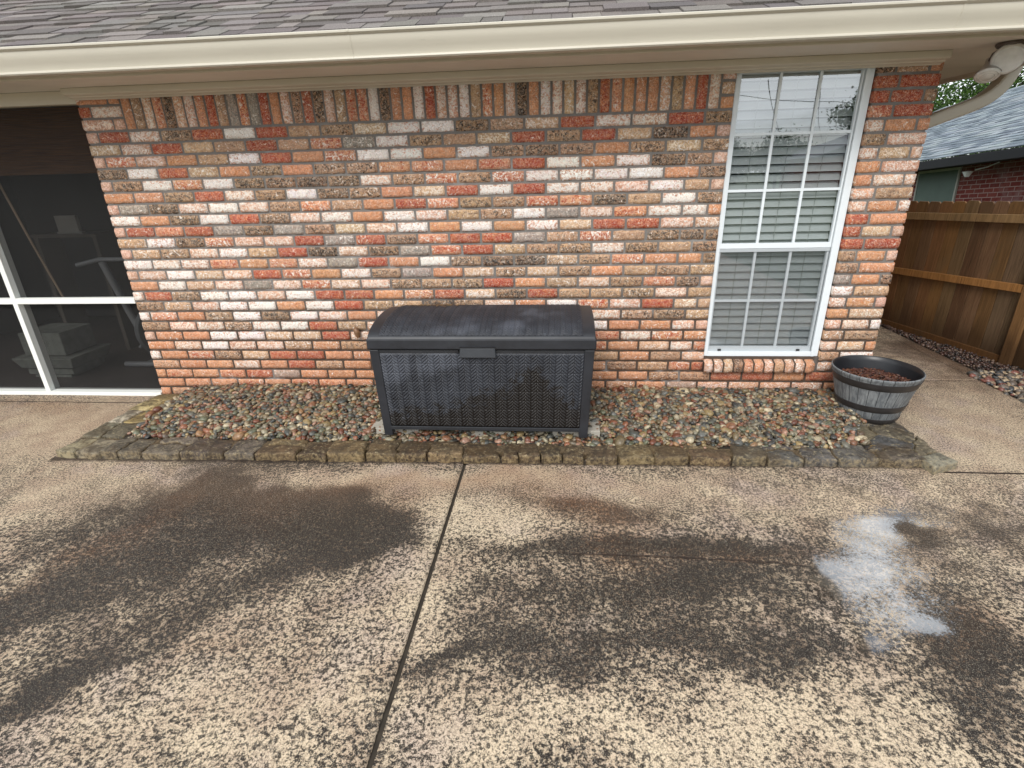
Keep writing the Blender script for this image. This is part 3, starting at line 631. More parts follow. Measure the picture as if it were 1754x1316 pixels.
def muntins(x0,x1,z0,z1,cols,rows,y):
    mb=MB()
    for i in range(1,cols):
        xc=x0+(x1-x0)*i/cols; mb.box(xc-.0085,xc+.0085,y,y+.010,z0,z1)
    for j in range(1,rows):
        zc=z0+(z1-z0)*j/rows; mb.box(x0,x1,y+.0015,y+.0085,zc-.0085,zc+.0085)
    mb.build('muntin_grid',M['white'],win,bevel=.0015)
muntins(ix0+.0125,ix1-.0125,ZM+.0225,fz1-.0225,3,3,.033)
muntins(ix0+.0145,ix1-.0145,fz0+.066,ZM-.0365,3,2,.043)
mb=MB(); mb.add([(ix0+.012,.044,ZM+.02),(ix1-.012,.044,ZM+.02),(ix1-.012,.044,fz1-.02),(ix0+.012,.044,fz1-.02)],[(0,1,2,3)]); mb.build('glass_pane',M['glass'],win)
mb=MB(); mb.add([(ix0+.014,.054,fz0+.064),(ix1-.014,.054,fz0+.064),(ix1-.014,.054,ZM-.035),(ix0+.014,.054,ZM-.035)],[(0,1,2,3)]); mb.build('glass_pane',M['glass'],win)
mb=MB(); mb.add([(ix0+.004,.030,fz0+.036),(ix1-.004,.030,fz0+.036),(ix1-.004,.030,ZM-.014),(ix0+.004,.030,ZM-.014)],[(0,1,2,3)]); mb.build('insect_screen',M['winscreen'],win)
mb=MB(); sp_=.0535; z=fz0+.10; i=0
while z<fz1-.03:
    ti=R(58)+random.uniform(-.05,.05); hw=.0265; yc=.088; dz=random.uniform(-.0015,.0015)
    pts=[]
    for q in range(5):
        t=(q/4-.5)*2; pts.append((yc+math.cos(ti)*hw*t, z+dz+math.sin(ti)*hw*t+.002*(1-t*t)))
    v=[(ix0+.002,y_,z_) for y_,z_ in pts]+[(ix1-.002,y_,z_) for y_,z_ in pts]+[(ix0+.002,y_,z_-.0022) for y_,z_ in pts]+[(ix1-.002,y_,z_-.0022) for y_,z_ in pts]
    f=[(k,k+1,5+k+1,5+k) for k in range(4)]+[(10+k,15+k,15+k+1,10+k+1) for k in range(4)]+[(0,5,15,10),(4,14,19,9)]
    mb.add(v,f); z+=sp_; i+=1
bl=mb.build('window_blind',M['slat'],win,smooth=True)
mb=MB(); mb.box(ix0+.004,ix1-.004,.09,.135,fz0+.055,fz0+.072); mb.build('bottom_rail',M['slat'],bl)
mb=MB()
for fx in (.19,.50,.81):
    xx=ix0+(ix1-ix0)*fx; mb.box(xx-.0012,xx+.0012,.0735,.075,fz0+.06,fz1-.03)
    z=fz0+.10
    while z<fz1-.05:
        mb.bar((xx-.004,.073,z+.002),(xx+.006,.073,z+.02),.002,.002); z+=sp_
mb.build('ladder_cord',simple('blind_cord',lin('#8d938f'),.8),bl)
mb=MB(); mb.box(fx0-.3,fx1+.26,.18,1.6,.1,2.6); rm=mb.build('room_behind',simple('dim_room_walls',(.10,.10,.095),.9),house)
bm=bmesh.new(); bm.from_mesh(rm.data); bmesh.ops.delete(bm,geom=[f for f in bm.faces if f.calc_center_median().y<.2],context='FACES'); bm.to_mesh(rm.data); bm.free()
# ---- porch enclosure
por=thing('porch_screen','x','x'); del por['label'],por['category']; por.parent=house
mb=MB()
mb.box(-3.3,-.003,-.012,.085,-.004,.030); mb.build('sill_plate',M['porchwhite'],por,bevel=.002)
mb=MB(); mb.box(-3.3,-.004,.004,.045,.776,.822); mb.build('mid_rail',M['porchwhite'],por,bevel=.002)
for xm in (-1.045,-2.15):
    mb=MB(); mb.box(xm,xm+.042,.003,.0135,.031,2.154); mb.box(xm+.004,xm+.038,.014,.10,.031,2.154); mb.build('post',M['porchwhite'],por,bevel=.002)
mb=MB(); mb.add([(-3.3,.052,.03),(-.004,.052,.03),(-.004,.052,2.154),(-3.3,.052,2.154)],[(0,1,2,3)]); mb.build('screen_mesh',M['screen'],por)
PD=2.6
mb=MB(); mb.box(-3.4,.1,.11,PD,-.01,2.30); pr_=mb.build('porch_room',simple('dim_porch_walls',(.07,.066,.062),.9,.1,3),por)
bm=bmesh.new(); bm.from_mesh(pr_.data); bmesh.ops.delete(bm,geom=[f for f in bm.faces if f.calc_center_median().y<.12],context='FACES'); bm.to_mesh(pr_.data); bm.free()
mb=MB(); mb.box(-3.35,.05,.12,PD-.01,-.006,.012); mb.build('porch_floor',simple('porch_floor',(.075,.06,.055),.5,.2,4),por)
# bamboo shade
mbam=Mat('bamboo_shade',.8,.3); z_=mbam.noise(220,2,.6,0,sc=(.03,1,1)); mbam.col(mbam.ramp(z_,[(.3,lin('#4a2c18')),(.7,lin('#80552f'))]))
sh=MB(); zz=2.15
while zz>1.72:
    sh.box(-3.25,-.02,.10+random.uniform(0,.003),.106,zz-.0085,zz); zz-=.0105
sh=sh.build('bamboo_shade',mbam.m); tag(sh,'brown bamboo roll shade hanging at the top inside the dark screened porch','shade')
# window frame at the back of the porch
mb=MB()
x0,x1,z0,z1=-2.0,-.4,.75,1.8
mb.box(x0-.06,x1+.06,PD-.05,PD-.012,z1,z1+.09); mb.box(x0-.06,x1+.06,PD-.05,PD-.012,z0-.06,z0)
for xx in (x0-.06,x0+.5,x1): mb.box(xx,xx+.06,PD-.05,PD-.012,z0,z1)
for xx in (x0+.25,x0+.85,x0+1.2): mb.box(xx,xx+.012,PD-.04,PD-.012,z0,z1)
for q in (1.1,1.45): mb.box(x0,x1,PD-.038,PD-.014,q,q+.012)
mb.build('inner_window',M['porchwhite'],por)
# things inside the porch
pl=thing('stacked_planter','grey green tiered square planter standing inside the porch behind the white post','planter',(-1.32,.36,.013))
wd=simple('weathered_planter',(.17,.18,.16),.85,.25,14)
mb=MB(); mb.box(-.18,.18,0,.34,0,.03); mb.build('base',wd,pl,bevel=.004)
mb=MB(); mb.prism_x([(-.01,.035),(.35,.035),(.35,.09),(-.01,.09)],-.22,.22); mb.build('lower_tier',wd,pl,bevel=.004)
mb=MB(); v=[(-.25,-.03,.10),(.25,-.03,.10),(.25,.37,.10),(-.25,.37,.10),(-.29,-.06,.20),(.29,-.06,.20),(.29,.41,.20),(-.29,.41,.20)]
mb.add(v,[(0,3,2,1),(4,5,6,7),(0,1,5,4),(1,2,6,5),(2,3,7,6),(3,0,4,7)]); mb.build('wide_tray',wd,pl,bevel=.004)
mb=MB(); mb.box(-.2,.2,0,.34,.21,.42); mb.build('box',wd,pl,bevel=.006)
bike=thing('exercise_bike','dark exercise bike frame standing inside the screened porch near the brick edge','exercise bike',(-.62,.55,.012))
dk=simple('bike_grey_steel',(.25,.26,.27),.3)
mb=MB(); mb.tube([(-.22,.1,.03),(.25,.1,.03)],.025); mb.tube([(-.18,.75,.03),(.2,.75,.03)],.025); mb.tube([(0,.1,.03),(0,.75,.03)],.025); mb.build('base_frame',dk,bike,smooth=True)
mb=MB(); mb.tube([(0,.22,.05),(-.05,.12,.55),(-.1,.05,1.0)],.028); mb.build('front_tube',dk,bike,smooth=True)
mb=MB(); mb.tube([(0,.6,.05),(.02,.65,.72)],.025); mb.build('seat_post',dk,bike,smooth=True)
mb=MB(); mb.lathe([(0,-.03),(.2,-.02),(.22,0),(.2,.02),(0,.03)],32); o=mb.build('flywheel',dk,bike,smooth=True); o.rotation_euler=(0,R(90),0); o.location=(0,.28,.32)
mb=MB(); mb.tube([(-.3,0,.98),(-.12,.05,1.02),(.12,.05,1.02),(.3,0,.98)],.018); mb.build('handlebar',dk,bike,smooth=True)
mb=MB(); mb.lathe([(0,0),(.13,.0),(.15,.03),(.12,.07),(0,.08)],24,0,.66,.72); mb.build('saddle',dk,bike,smooth=True)
mb=MB(); mb.tube([(-.12,.2,.16),(.12,.36,.46)],.014); mb.build('crank',dk,bike,smooth=True)
bag=MB()
pm=simple('cardboard_dim',(.4,.38,.34),.8)
cn=MB(); cn.box(-.02,.24,0,.05,0,.02); cn.box(0,.22,.0,.035,.02,.17); tb=cn.build('leaning_board',pm); tb.location=(-1.62,1.2,1.2)
tag(tb,'small pale box on a shelf high inside the dark screened porch','box')
cn=MB(); cn.box(-1.9,-1.2,1.15,1.45,1.17,1.2); cn.box(-1.88,-1.84,1.17,1.43,.012,1.17); cn.box(-1.26,-1.22,1.17,1.43,.012,1.17)
tb=cn.build('shelf',simple('dim_shelf_wood',(.12,.10,.08),.8)); tag(tb,'narrow dark wooden shelf standing inside the screened porch','shelf')
bc=MB(); bc.tube([(-1.12,.3,1.75),(-.98,.28,1.2),(-.85,.27,.72)],.008,8); bc=bc.build('shade_cord',simple('cord_tan',(.42,.3,.2),.8),None,smooth=True); tag(bc,'thin tan cord hanging down from the bamboo shade inside the porch','cord')
# ------------------------------------------------------------------ floodlight
fl=thing('floodlight','twin lamp floodlight with round glass bulbs under the corner of the eave','floodlight',(5.70,-.24,2.2345))
br=simple('bronze_metal',(.10,.08,.07),.45,.3,20); 
mb=MB(); mb.lathe([(0,0),(.062,-.001),(.066,-.010),(.058,-.022),(.03,-.03),(0,-.032)],32); mb.build('mounting_plate',br,fl,smooth=True)
mlamp=Mat('lamp_glass',.18,.6); mlamp.col(mlamp.mix(mlamp.noise(25,2,.5),lin('#b5b3ad'),lin('#dddbd5'))); mlamp.b.inputs['Coat Weight'].default_value=.6
msil=simple('lamp_reflector',(.45,.43,.41),.28,.1,20,metal=.7)
def lamp(loc,aim,r):
    L=bpy.data.objects.new('lamp',None); COL.objects.link(L); L.parent=fl; L.location=loc; L.rotation_euler=Vector(aim).to_track_quat('Z','Y').to_euler()
    mb=MB(); mb.lathe([(.0,-.095),(.018,-.095),(.020,-.07),(.024,-.062),(.034,-.045),(r*.82,-.018),(r,-.003),(r,.002),(r*.97,.004)],40); mb.build('lamp_body',msil,L,smooth=True)
    mb=MB(); mb.lathe([(r*.975,.002),(r*.93,.008),(r*.8,.012),(r*.76,.0105),(r*.55,.015),(r*.5,.0135),(r*.25,.018),(0,.019)],40); mb.build('lens',mlamp.m,L,smooth=True)
lamp((-.012,-.03,-.082),(-.45,-1,-.30),.076); lamp((-.062,.02,-.150),(-.25,-.55,-1),.060)
for P_ in ([(-.03,.0,-.025),(-.05,.03,-.05),(-.05,.05,-.09)],[(.04,0,-.025),(.07,.02,-.04),(.03,.03,-.06)]):
    mb=MB(); mb.tube(P_,.012); mb.build('arm',br,fl,smooth=True)
# wall knob
kn=MB(); 
prof=[(0,-.040),(.014,-.040),(.016,-.036),(.013,-.033),(.016,-.030),(.021,-.015),(.024,.005),(.022,.024),(.015,.038),(.006,.044),(0,.045)]
kn.lathe(prof,24); kn=kn.build('wall_knob',simple('rusty_brown_shell',lin('#7a5a40'),.4,.45,60,.4),None,smooth=True); kn.location=(1.748,-.022,.545); kn.rotation_euler=(R(-8),R(-14),0)
tag(kn,'small rusty brown rounded knob on the brick wall left of the storage box','knob')
# ------------------------------------------------------------------ stone border
sbord=thing('stone_border','low border of mortared flagstones framing the pebble bed','border')
def polystone(pts,z0,z1,color,name='flagstone',irr=.010):
    """pts: outline (x,y) ccw. subdivided, jittered, domed slab"""
    P=[Vector((a,b,0)) for a,b in pts]; out=[]
    for i in range(len(P)):
        a=P[i]; b=P[(i+1)%len(P)]; n=max(2,int((b-a).length/.018))
        for k in range(n):
            p=a.lerp(b,k/n); nn=mnoise.noise_vector(Vector((p.x*14,p.y*14,z1*30+.3)))*irr*2+mnoise.noise_vector(Vector((p.x*50,p.y*50,1)))*irr*.7
            out.append((p.x+nn.x,p.y+nn.y))
    c=(sum(p[0] for p in out)/len(out),sum(p[1] for p in out)/len(out)); n=len(out)
    rings=[(1.0,z0-.0),(1.01,z0+(z1-z0)*.55),(1.0,z1-.007),(.965,z1-.001),(.85,z1+.001),(.6,z1+.002),(.3,z1+.003)]
    v=[];f=[]; tl=(random.uniform(-.03,.03),random.uniform(-.03,.03))
    for k,(s_,zz_) in enumerate(rings):
        for (x,y) in out:
            X=c[0]+(x-c[0])*s_; Y=c[1]+(y-c[1])*s_; hz=0
            if k>=2: hz=.0045*mnoise.noise(Vector((X*22,Y*22,2)))+.002*mnoise.noise(Vector((X*70,Y*70,5)))+tl[0]*(X-c[0])+tl[1]*(Y-c[1])
            if k==1:
                q=mnoise.noise(Vector((X*60,Y*60,8)))*.004; Y-=q; X+=q
            v.append((X,Y,zz_+hz))
    for k in range(len(rings)-1):
        for i in range(n): f.append((k*n+i,k*n+(i+1)%n,(k+1)*n+(i+1)%n,(k+1)*n+i))
    v.append((c[0],c[1],rings[-1][1]+.001)); t=(len(rings)-1)*n
    for i in range(n): f.append((t+i,t+(i+1)%n,len(v)-1))
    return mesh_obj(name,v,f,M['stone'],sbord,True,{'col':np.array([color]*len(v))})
XS=[.02,.18,.343,.473,.618,.869,1.161,1.368,1.638,1.845,2.083,2.289,2.475,2.688,2.925,3.04,3.17,3.309,3.444,3.637,3.854,4.054,4.30,4.503,4.704,4.903,5.133,5.40]
def yf(x): return -1.035+.016*x      # front edge
def yi(x): return -.845+.012*x       # inner edge
def colr(x):
    if x<.3: c='#9a9078'
    elif x<1.3: c=random.choice(['#665c50','#6f6558','#554c42'])
    elif x<4.2: c=random.choice(['#6a563e','#5d4d39','#786448','#503f2b'])
    else: c=random.choice(['#5f5b57','#55514e','#665d50'])
    return vary(lin(c,.95),.12)
prevb=XS[0]
for i in range(len(XS)-1):
    a,b=XS[i]+.008,XS[i+1]-.008
    sl=random.uniform(-.03,.03); split=random.random()<.45 and (b-a)>.15
    yb=yi((a+b)/2)+random.uniform(-.02,.012)
    if i==0: pts=[(a+.0,yf(a)),(b,yf(b)),(b+.02,yb),(a+.07,yb)]
    elif split:
        ym=yf(a)+random.uniform(.09,.12)
        pts=[(a,yf(a)),(b,yf(b)),(b+random.uniform(-.02,.01),ym),((a+b)/2,ym+.02),(a+random.uniform(-.005,.02),ym-.01)]
        polystone([(a+.01+sl,ym+.012),((a+b)/2,ym+.034),(b+sl-.005,ym+.014),(b+sl,yb),(a+sl,yb)],.0,.058,colr(a))
    else: pts=[(a,yf(a)+random.uniform(-.006,.006)),(b,yf(b)+random.uniform(-.006,.006)),(b+sl,yb),(a+sl,yb)]
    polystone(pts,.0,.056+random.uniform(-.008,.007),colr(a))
# right end corner and right strip
for pts,c in (([(5.40,-1.03),(5.56,-.94),(5.53,-.84),(5.36,-.90)],'#8a8474'),([(5.15,-.78),(5.35,-.88),(5.45,-.74),(5.30,-.62)],'#5d5d5c'),
              ([(5.31,-.61),(5.46,-.73),(5.52,-.6),(5.40,-.49),(5.30,-.5)],'#6b6252'),([(5.37,-.89),(5.52,-.83),(5.53,-.62),(5.46,-.73)],'#79705c'),
              ([(5.22,-.48),(5.40,-.48),(5.52,-.585),(5.52,-.33),(5.22,-.33)],'#64635f'),([(5.22,-.32),(5.52,-.32),(5.52,-.02),(5.25,-.02)],'#6a6456')):
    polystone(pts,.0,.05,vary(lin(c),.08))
# left strip (yellowish stones)
for pts,c in (([(.0,-.16),(.19,-.17),(.21,-.05),(.03,-.05)],'#c9b27c'),([(.19,-.18),(.36,-.18),(.36,-.07),(.21,-.07)],'#c4a66e'),
              ([(-.02,-.34),(.13,-.35),(.17,-.18),(-.01,-.17)],'#cbb988'),([(.15,-.36),(.31,-.36),(.33,-.2),(.18,-.2)],'#bfa268'),
              ([(.0,-.56),(.12,-.58),(.13,-.37),(.0,-.36)],'#bdb5a0'),([(.14,-.58),(.30,-.56),(.30,-.38),(.15,-.38)],'#c2a871'),
              ([(.02,-.80),(.15,-.82),(.13,-.60),(.01,-.58)],'#8f8874'),([(.16,-.80),(.32,-.82),(.31,-.60),(.15,-.60)],'#6a6352'),([(.04,-.96),(.13,-.96),(.15,-.84),(.03,-.82)],'#7a735f')):
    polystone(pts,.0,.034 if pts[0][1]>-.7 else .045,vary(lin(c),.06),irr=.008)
mb=MB(); cm=lin('#6b5d48')
mb.box(.045,5.43,-.925,-.84,.0,.046,lin('#5a4c39')); mb.box(.02,.34,-.84,-.03,.0,.022,lin('#6d6350')); mb.box(5.2,5.515,-.84,-.015,.0,.034,lin('#6b6250'))
mb.add([(5.45,-1.0,.0),(5.56,-.95,.0),(5.515,-.82,.0),(5.45,-.82,.0),(5.45,-1.0,.03),(5.545,-.945,.028),(5.51,-.82,.033),(5.45,-.82,.034)],[(0,3,2,1),(4,5,6,7),(0,1,5,4),(1,2,6,5),(2,3,7,6),(3,0,4,7)],lin('#7a7060'))
mb.build('mortar',M['stonemortar'],sbord,bevel=.004)
# ------------------------------------------------------------------ pebbles
bm=bmesh.new(); bmesh.ops.create_icosphere(bm,subdivisions=2,radius=1); bm.verts.ensure_lookup_table()
IV=np.array([v.co[:] for v in bm.verts]); IF=np.array([[v.index for v in f.verts] for f in bm.faces]); bm.free()
bm=bmesh.new(); bmesh.ops.create_icosphere(bm,subdivisions=1,radius=1); bm.verts.ensure_lookup_table()
IV1=np.array([v.co[:] for v in bm.verts]); IF1=np.array([[v.index for v in f.verts] for f in bm.faces]); bm.free()
PC=['#7a7668','#6a685c','#8d7f6a','#94694f','#82503c','#bda98a','#a0977e','#565852','#aa8460','#76775f','#958a74','#665443','#cfc0a0','#a0684c','#70706a','#ab9468','#474542','#857456','#b98f78']
def pebbles(name,pts,size,tilt,mat,colors,lo=False,label=None,cat='pebbles',dark=1):
    iv,fi=(IV1,IF1) if lo else (IV,IF)
    nv=len(iv); n=len(pts); V=np.empty((n*nv,3)); Fc=np.empty((n*len(fi),3),int); C=np.empty((n*nv,3))
    for i,(x,y,z) in enumerate(pts):
        s=size*math.exp(rng.normal(0,.30)); sc=np.array([s*rng.uniform(.95,1.4),s*rng.uniform(.8,1.05),s*rng.uniform(.5,.8)])
        k=rng.normal(0,1,3); w=iv*(1+.10*np.sin(iv@k*1.4+rng.uniform(0,6))[:,None]+.06*np.sin(iv@rng.normal(0,2.5,3)+1)[:,None])*sc
        a,b,c=rng.normal(0,tilt),rng.normal(0,tilt),rng.uniform(0,6.28)
        Rm=np.array(Matrix.Rotation(c,3,'Z')@Matrix.Rotation(b,3,'Y')@Matrix.Rotation(a,3,'X'))
        V[i*nv:(i+1)*nv]=w@Rm.T+np.array([x,y,z]); Fc[i*len(fi):(i+1)*len(fi)]=fi+i*nv
        cc=np.array(lin(colors[rng.integers(len(colors))]))*rng.uniform(.75,1.15)*dark
        C[i*nv:(i+1)*nv]=cc
    o=fast_mesh(name,V,Fc,mat,None,True,{'col':C}); o['kind']='stuff'; o['label']=label; o['category']=cat; return o
def bedz(x,y):
    t=(y+.84)/.84
    return .052+.055*math.sin(min(1,max(0,t))*2.2)+.012*mnoise.noise(Vector((x*3,y*3,0)))
pts=[]
def inbed(x,y):
    if not(.33<x<5.25 and -.83<y<-.02): return False
    if x<.36+.0 and y<-.6: return False
    if x>5.17 and y<-.55: return False
    if 5.0<x and y<-.83+.5*(x-5.0): return False
    return True
step=.0265
for layer,(dz,st) in enumerate(((-.012,.028),(.004,.0245),(.014,.04))):
    x=.33
    while x<5.27:
        y=-.84
        while y<0:
            px=x+random.uniform(-.5,.5)*st; py=y+random.uniform(-.5,.5)*st
            under=2.2<px<3.40 and py>-.72
            if inbed(px,py) and not(2.25<px<3.38 and -.66<py<-.1) and not (math.hypot(px-5.36,py+.34)<.15):
                zz_=bedz(px,py)+dz+random.uniform(-.006,.006)
                if py>-.045: zz_-=.0
                if px<.6: zz_-=(.6-px)*.05
                if py<-.74 and 2.05<px<3.55: zz_-=.02
                pts.append((px,min(py,-.026),zz_))
            y+=st
        x+=st
pebbles('river_pebbles',pts,.0152,.35,M['pebble'],PC,False,'bed of rounded mixed colour river pebbles between the brick wall and the stone border',dark=.66)
mb=MB(); mb.box(.345,5.195,-.835,-.002,.0,.045); o=mb.build('bed_soil',M['soil']); o['kind']='structure'
# gravel strip beside the fence
pts=[]
def stripl(y): return 6.66 if y<.62 else 6.79+.0*(y)
y=-2.5
while y<4.2:
    st=.034 if y<.7 else .026
    x=stripl(y)+.015
    while x<7.35-.0:
        pts.append((x+random.uniform(-.4,.4)*st,y+random.uniform(-.4,.4)*st,random.uniform(-.004,.010))); x+=st
    y+=st
far=[p for p in pts if p[1]>.66]; near=[p for p in pts if p[1]<=.66]
pebbles('reddish_gravel',far,.0125,.4,M['pebble'],['#5a3f38','#4a3530','#6e5247','#3c3230','#7a6255','#50453f','#8a7362'],True,'strip of small dark reddish gravel along the foot of the wooden fence','gravel',.55)
pebbles('tan_pebbles',near,.0185,.35,M['pebble'],['#8d7a66','#a08b72','#6a5f56','#7a4f45','#58544f','#b3a186','#494a4b'],False,'patch of larger tan and grey pebbles at the right edge beyond the walkway')
# ------------------------------------------------------------------ pavers under the box
mpav=simple('pale_concrete_paver',lin('#a8a398'),.9,.12,40,.4,150)
for nm,x0,x1,y0,y1,z1,lab in (('concrete_paver',2.035,2.36,-.735,-.18,.098,'pale concrete paver sticking out under the left end of the storage box'),
                          ('concrete_paver',2.66,2.97,-.735,-.18,.085,'pale concrete paver mostly hidden under the middle of the storage box'),
                          ('concrete_paver',3.24,3.545,-.735,-.18,.1,'pale concrete paver sticking out under the right end of the storage box')):
    mb=MB(); mb.box(x0,x1,y0,y1,z1-.045,z1); o=mb.build(nm,mpav,None,bevel=.004); tag(o,lab,'paver','concrete pavers under the storage box')
# ------------------------------------------------------------------ deck box
box=thing('storage_box','large charcoal wicker pattern plastic storage box with domed lid and a wet lower front','storage box',(0,0,0))
def mat_box():
    m=Mat('charcoal_resin',.5,.45); x,y,z=m.sep(m.co)
    n=m.noise(6,5,.6); n2=m.noise(30,5,.65,.6); n3=m.noise(3,3,.5)
    base=m.mix(m.rng(n,.35,.7),lin('#27292f'),lin('#33363d'))
    base=m.mix(m.rng(n2,.58,.75,0,.35),base,lin('#666a73')); base=m.mix(m.rng(n3,.52,.68,0,.4),base,lin('#5c606a'))
    # wet soaked lower part of the front : outline rises to a peak near the right
    wz=m.attr('wet','Fac')
    wz=m.math('MULTIPLY_ADD',m.math('SUBTRACT',m.noise(16,6,.75,.6),.5),.62,wz)
    wf=m.rng(wz,-.03,.05)
    c=m.mix(wf,base,lin('#17120f')); m.col(c); m.rough(m.mix(wf,(.5,.5,.5),(.42,.42,.42)))
    m.bump(n2,.15,.001); return m.m
M['box']=mat_box(); M['boxdark']=simple('charcoal_frame',lin('#26282c'),.5,.2,10,.1,80)
BX0,BX1=2.125,3.490; BY0,BY1=-.82,-.12; BZ0,BZL,BZR=.085,.672,.748
def wetline(x):
    # height of wet area (z) along x
    P=[(2.1,.30),(2.35,.275),(2.55,.29),(2.75,.36),(2.9,.42),(3.0,.46),(3.07,.54),(3.12,.575),(3.17,.54),(3.22,.44),(3.30,.40),(3.38,.33),(3.5,.28)]
    return np.interp(x,[p[0] for p in P],[p[1] for p in P])
def weave(u,v,cw=.037,rh=.021,amp=.0100):
    col_=np.floor(u/cw); fu=u/cw-col_; sgn=np.where((col_%2)==0,1,-1)
    ph=v/rh+sgn*(fu-.5)*1.5+ .5*(col_%2)
    s1=np.abs(np.sin(np.pi*ph)); groove=(.15+.85*np.clip(np.minimum(fu,1-fu)/.09,0,1))
    row=np.abs(((v/.062)%1)-.5)*2; rowg=np.clip((1-row)/.10,0,1)
    return (amp*(s1**.6))*groove*(.35+.65*rowg)
def panel(name,x0,x1,fn,nu,nv,uvw,mat,parent,wetf=None,wk={}):
    """fn(s,t)->(pos array, normal array), s,t in 0..1"""
    s=np.linspace(0,1,nu); t=np.linspace(0,1,nv); S,T_=np.meshgrid(s,t,indexing='ij')
    Pn,Nn=fn(S,T_); U,Vv=uvw(S,T_)
    edge=np.clip(np.minimum(np.minimum(S,1-S)*nu,np.minimum(T_,1-T_)*nv)/3,0,1)
    Pn=Pn+Nn*(weave(U,Vv,**wk)*edge)[...,None]
    V=Pn.reshape(-1,3); idx=np.arange(nu*nv).reshape(nu,nv)
    Fq=np.stack([idx[:-1,:-1],idx[1:,:-1],idx[1:,1:],idx[:-1,1:]],-1).reshape(-1,4)
    wt=(wetf(V) if wetf is not None else np.full(len(V),-1.0))
    return fast_mesh(name,V,Fq,mat,parent,True,{'wet':wt})
# body shell
mb=MB(); 
def tap(z): return (z-BZ0)/(BZL-BZ0)
ins=.016
v=[(BX0+.045,BY0+.055,.125),(BX1-.045,BY0+.055,.125),(BX1-.045,BY1-.03,.125),(BX0+.045,BY1-.03,.125),(BX0+.02,BY0+.03,BZL-.002),(BX1-.02,BY0+.03,BZL-.002),(BX1-.02,BY1-.01,BZL-.002),(BX0+.02,BY1-.01,BZL-.002)]
mb.add(v,[(0,3,2,1),(4,5,6,7),(0,1,5,4),(1,2,6,5),(2,3,7,6),(3,0,4,7)]); body=mb.build('body',M['boxdark'],box,bevel=.006)
def front_y(z): return BY0+.020-.012*((z-.1)/.55)
def ffn(S,T_):
    X=BX0+.062+(BX1-BX0-.124)*S; Z=.155+(.648-.155)*T_
    # panel narrows slightly to the bottom
    X=X+ (S-.5)*(-.035)*(1-T_)
    Y=front_y(Z)+0*X
    return np.stack([X,Y,Z],-1),np.stack([0*X,-1+0*X,0*X],-1)
def wetfun(V): return wetline(V[:,0])-V[:,2]
panel('front_panel',0,0,ffn,460,190,lambda S,T_:((BX1-BX0-.124)*S,.50*T_),M['box'],body,wetfun)
mb=MB() # raised frame around panel and lower rail
mb.box(BX0+.075,BX1-.075,BY0+.012,BY0+.05,.128,.153); mb.box(BX0+.06,BX1-.06,BY0+.006,BY0+.05,.648,.668)
fo=mb.build('front_rail',M['boxdark'],body,bevel=.003)
def sidefn(xc,sg):
    def f(S,T_):
        Y=BY0+.07+(BY1-BY0-.13)*S; Z=.155+(.648-.155)*T_; X=xc+0*Y-sg*(.02*(1-T_))
        return np.stack([X,Y,Z],-1),np.stack([sg+0*X,0*X,0*X],-1)
    return f
for xc,sg in ((BX0+.018,-1),(BX1-.018,1)):
    panel('side_panel',0,0,sidefn(xc,sg),180,160,lambda S,T_:(.57*S,.50*T_),M['box'],body)
def post(x0t,x1t,x0b,x1b,y0t,y1t,y0b,y1b):
    mb=MB(); v=[(x0b,y0b,BZ0),(x1b,y0b,BZ0),(x1b,y1b,BZ0),(x0b,y1b,BZ0),(x0t,y0t,BZL),(x1t,y0t,BZL),(x1t,y1t,BZL),(x0t,y1t,BZL)]
    mb.add(v,[(0,3,2,1),(4,5,6,7),(0,1,5,4),(1,2,6,5),(2,3,7,6),(3,0,4,7)]); return mb.build('corner_post',M['box2'],box,bevel=.006)
M['box2']=simple('charcoal_post',lin('#282a2f'),.42,.3,9,.1,60)
post(BX0+.004,BX0+.062,BX0+.030,BX0+.085,BY0+.0,BY0+.07,BY0+.012,BY0+.07)
post(BX1-.062,BX1-.004,BX1-.085,BX1-.030,BY0+.0,BY0+.07,BY0+.012,BY0+.07)
post(BX0+.004,BX0+.062,BX0+.030,BX0+.085,BY1-.07,BY1,BY1-.07,BY1-.01)
post(BX1-.062,BX1-.004,BX1-.085,BX1-.030,BY1-.07,BY1,BY1-.07,BY1-.01)
# lid : rim + domed top
lid=bpy.data.objects.new('lid',None); COL.objects.link(lid); lid.parent=box
LX0,LX1,LY0,LY1=BX0-.004,BX1+.004,BY0-.012,BY1+.01
mb=MB(); mb.box(LX0,LX1,LY0,LY1,BZL+.004,BZR-.004); mb.build('lid_rim',M['boxlid'] if 'boxlid' in M else M['box2'],lid,bevel=.009,seg=3)
def dome(y): 
    t=(y-LY0)/(LY1-LY0); return BZR-.006+.105*math.sin(math.pi*min(1,max(0,t)))**.62
ny=28; prof=[]
for k in range(ny+1):
    t=k/ny; y=LY0+.004+(LY1-LY0-.008)*(.5-.5*math.cos(math.pi*t)); prof.append((y,dome(y)))
def smooth_dome(y):
    c=(LY0+LY1)/2; hw=(LY1-LY0)/2-.006; u=(y-c)/hw; u=np.clip(u,-1,1); return BZR-.010+.086*np.sqrt(np.maximum(0,1-u**2))**1.15
mb=MB(); prof=[( (LY0+LY1)/2+((LY1-LY0)/2-.006)*math.cos(math.pi*(1-k/ny)), 0) for k in range(ny+1)]; prof=[(y,float(smooth_dome(np.array(y)))) for y,_ in prof]
mb.prism_x(prof,LX0+.006,LX1-.006); mb.build('lid_shell',M['box2'],lid,smooth=True,bevel=.006,angle=50)
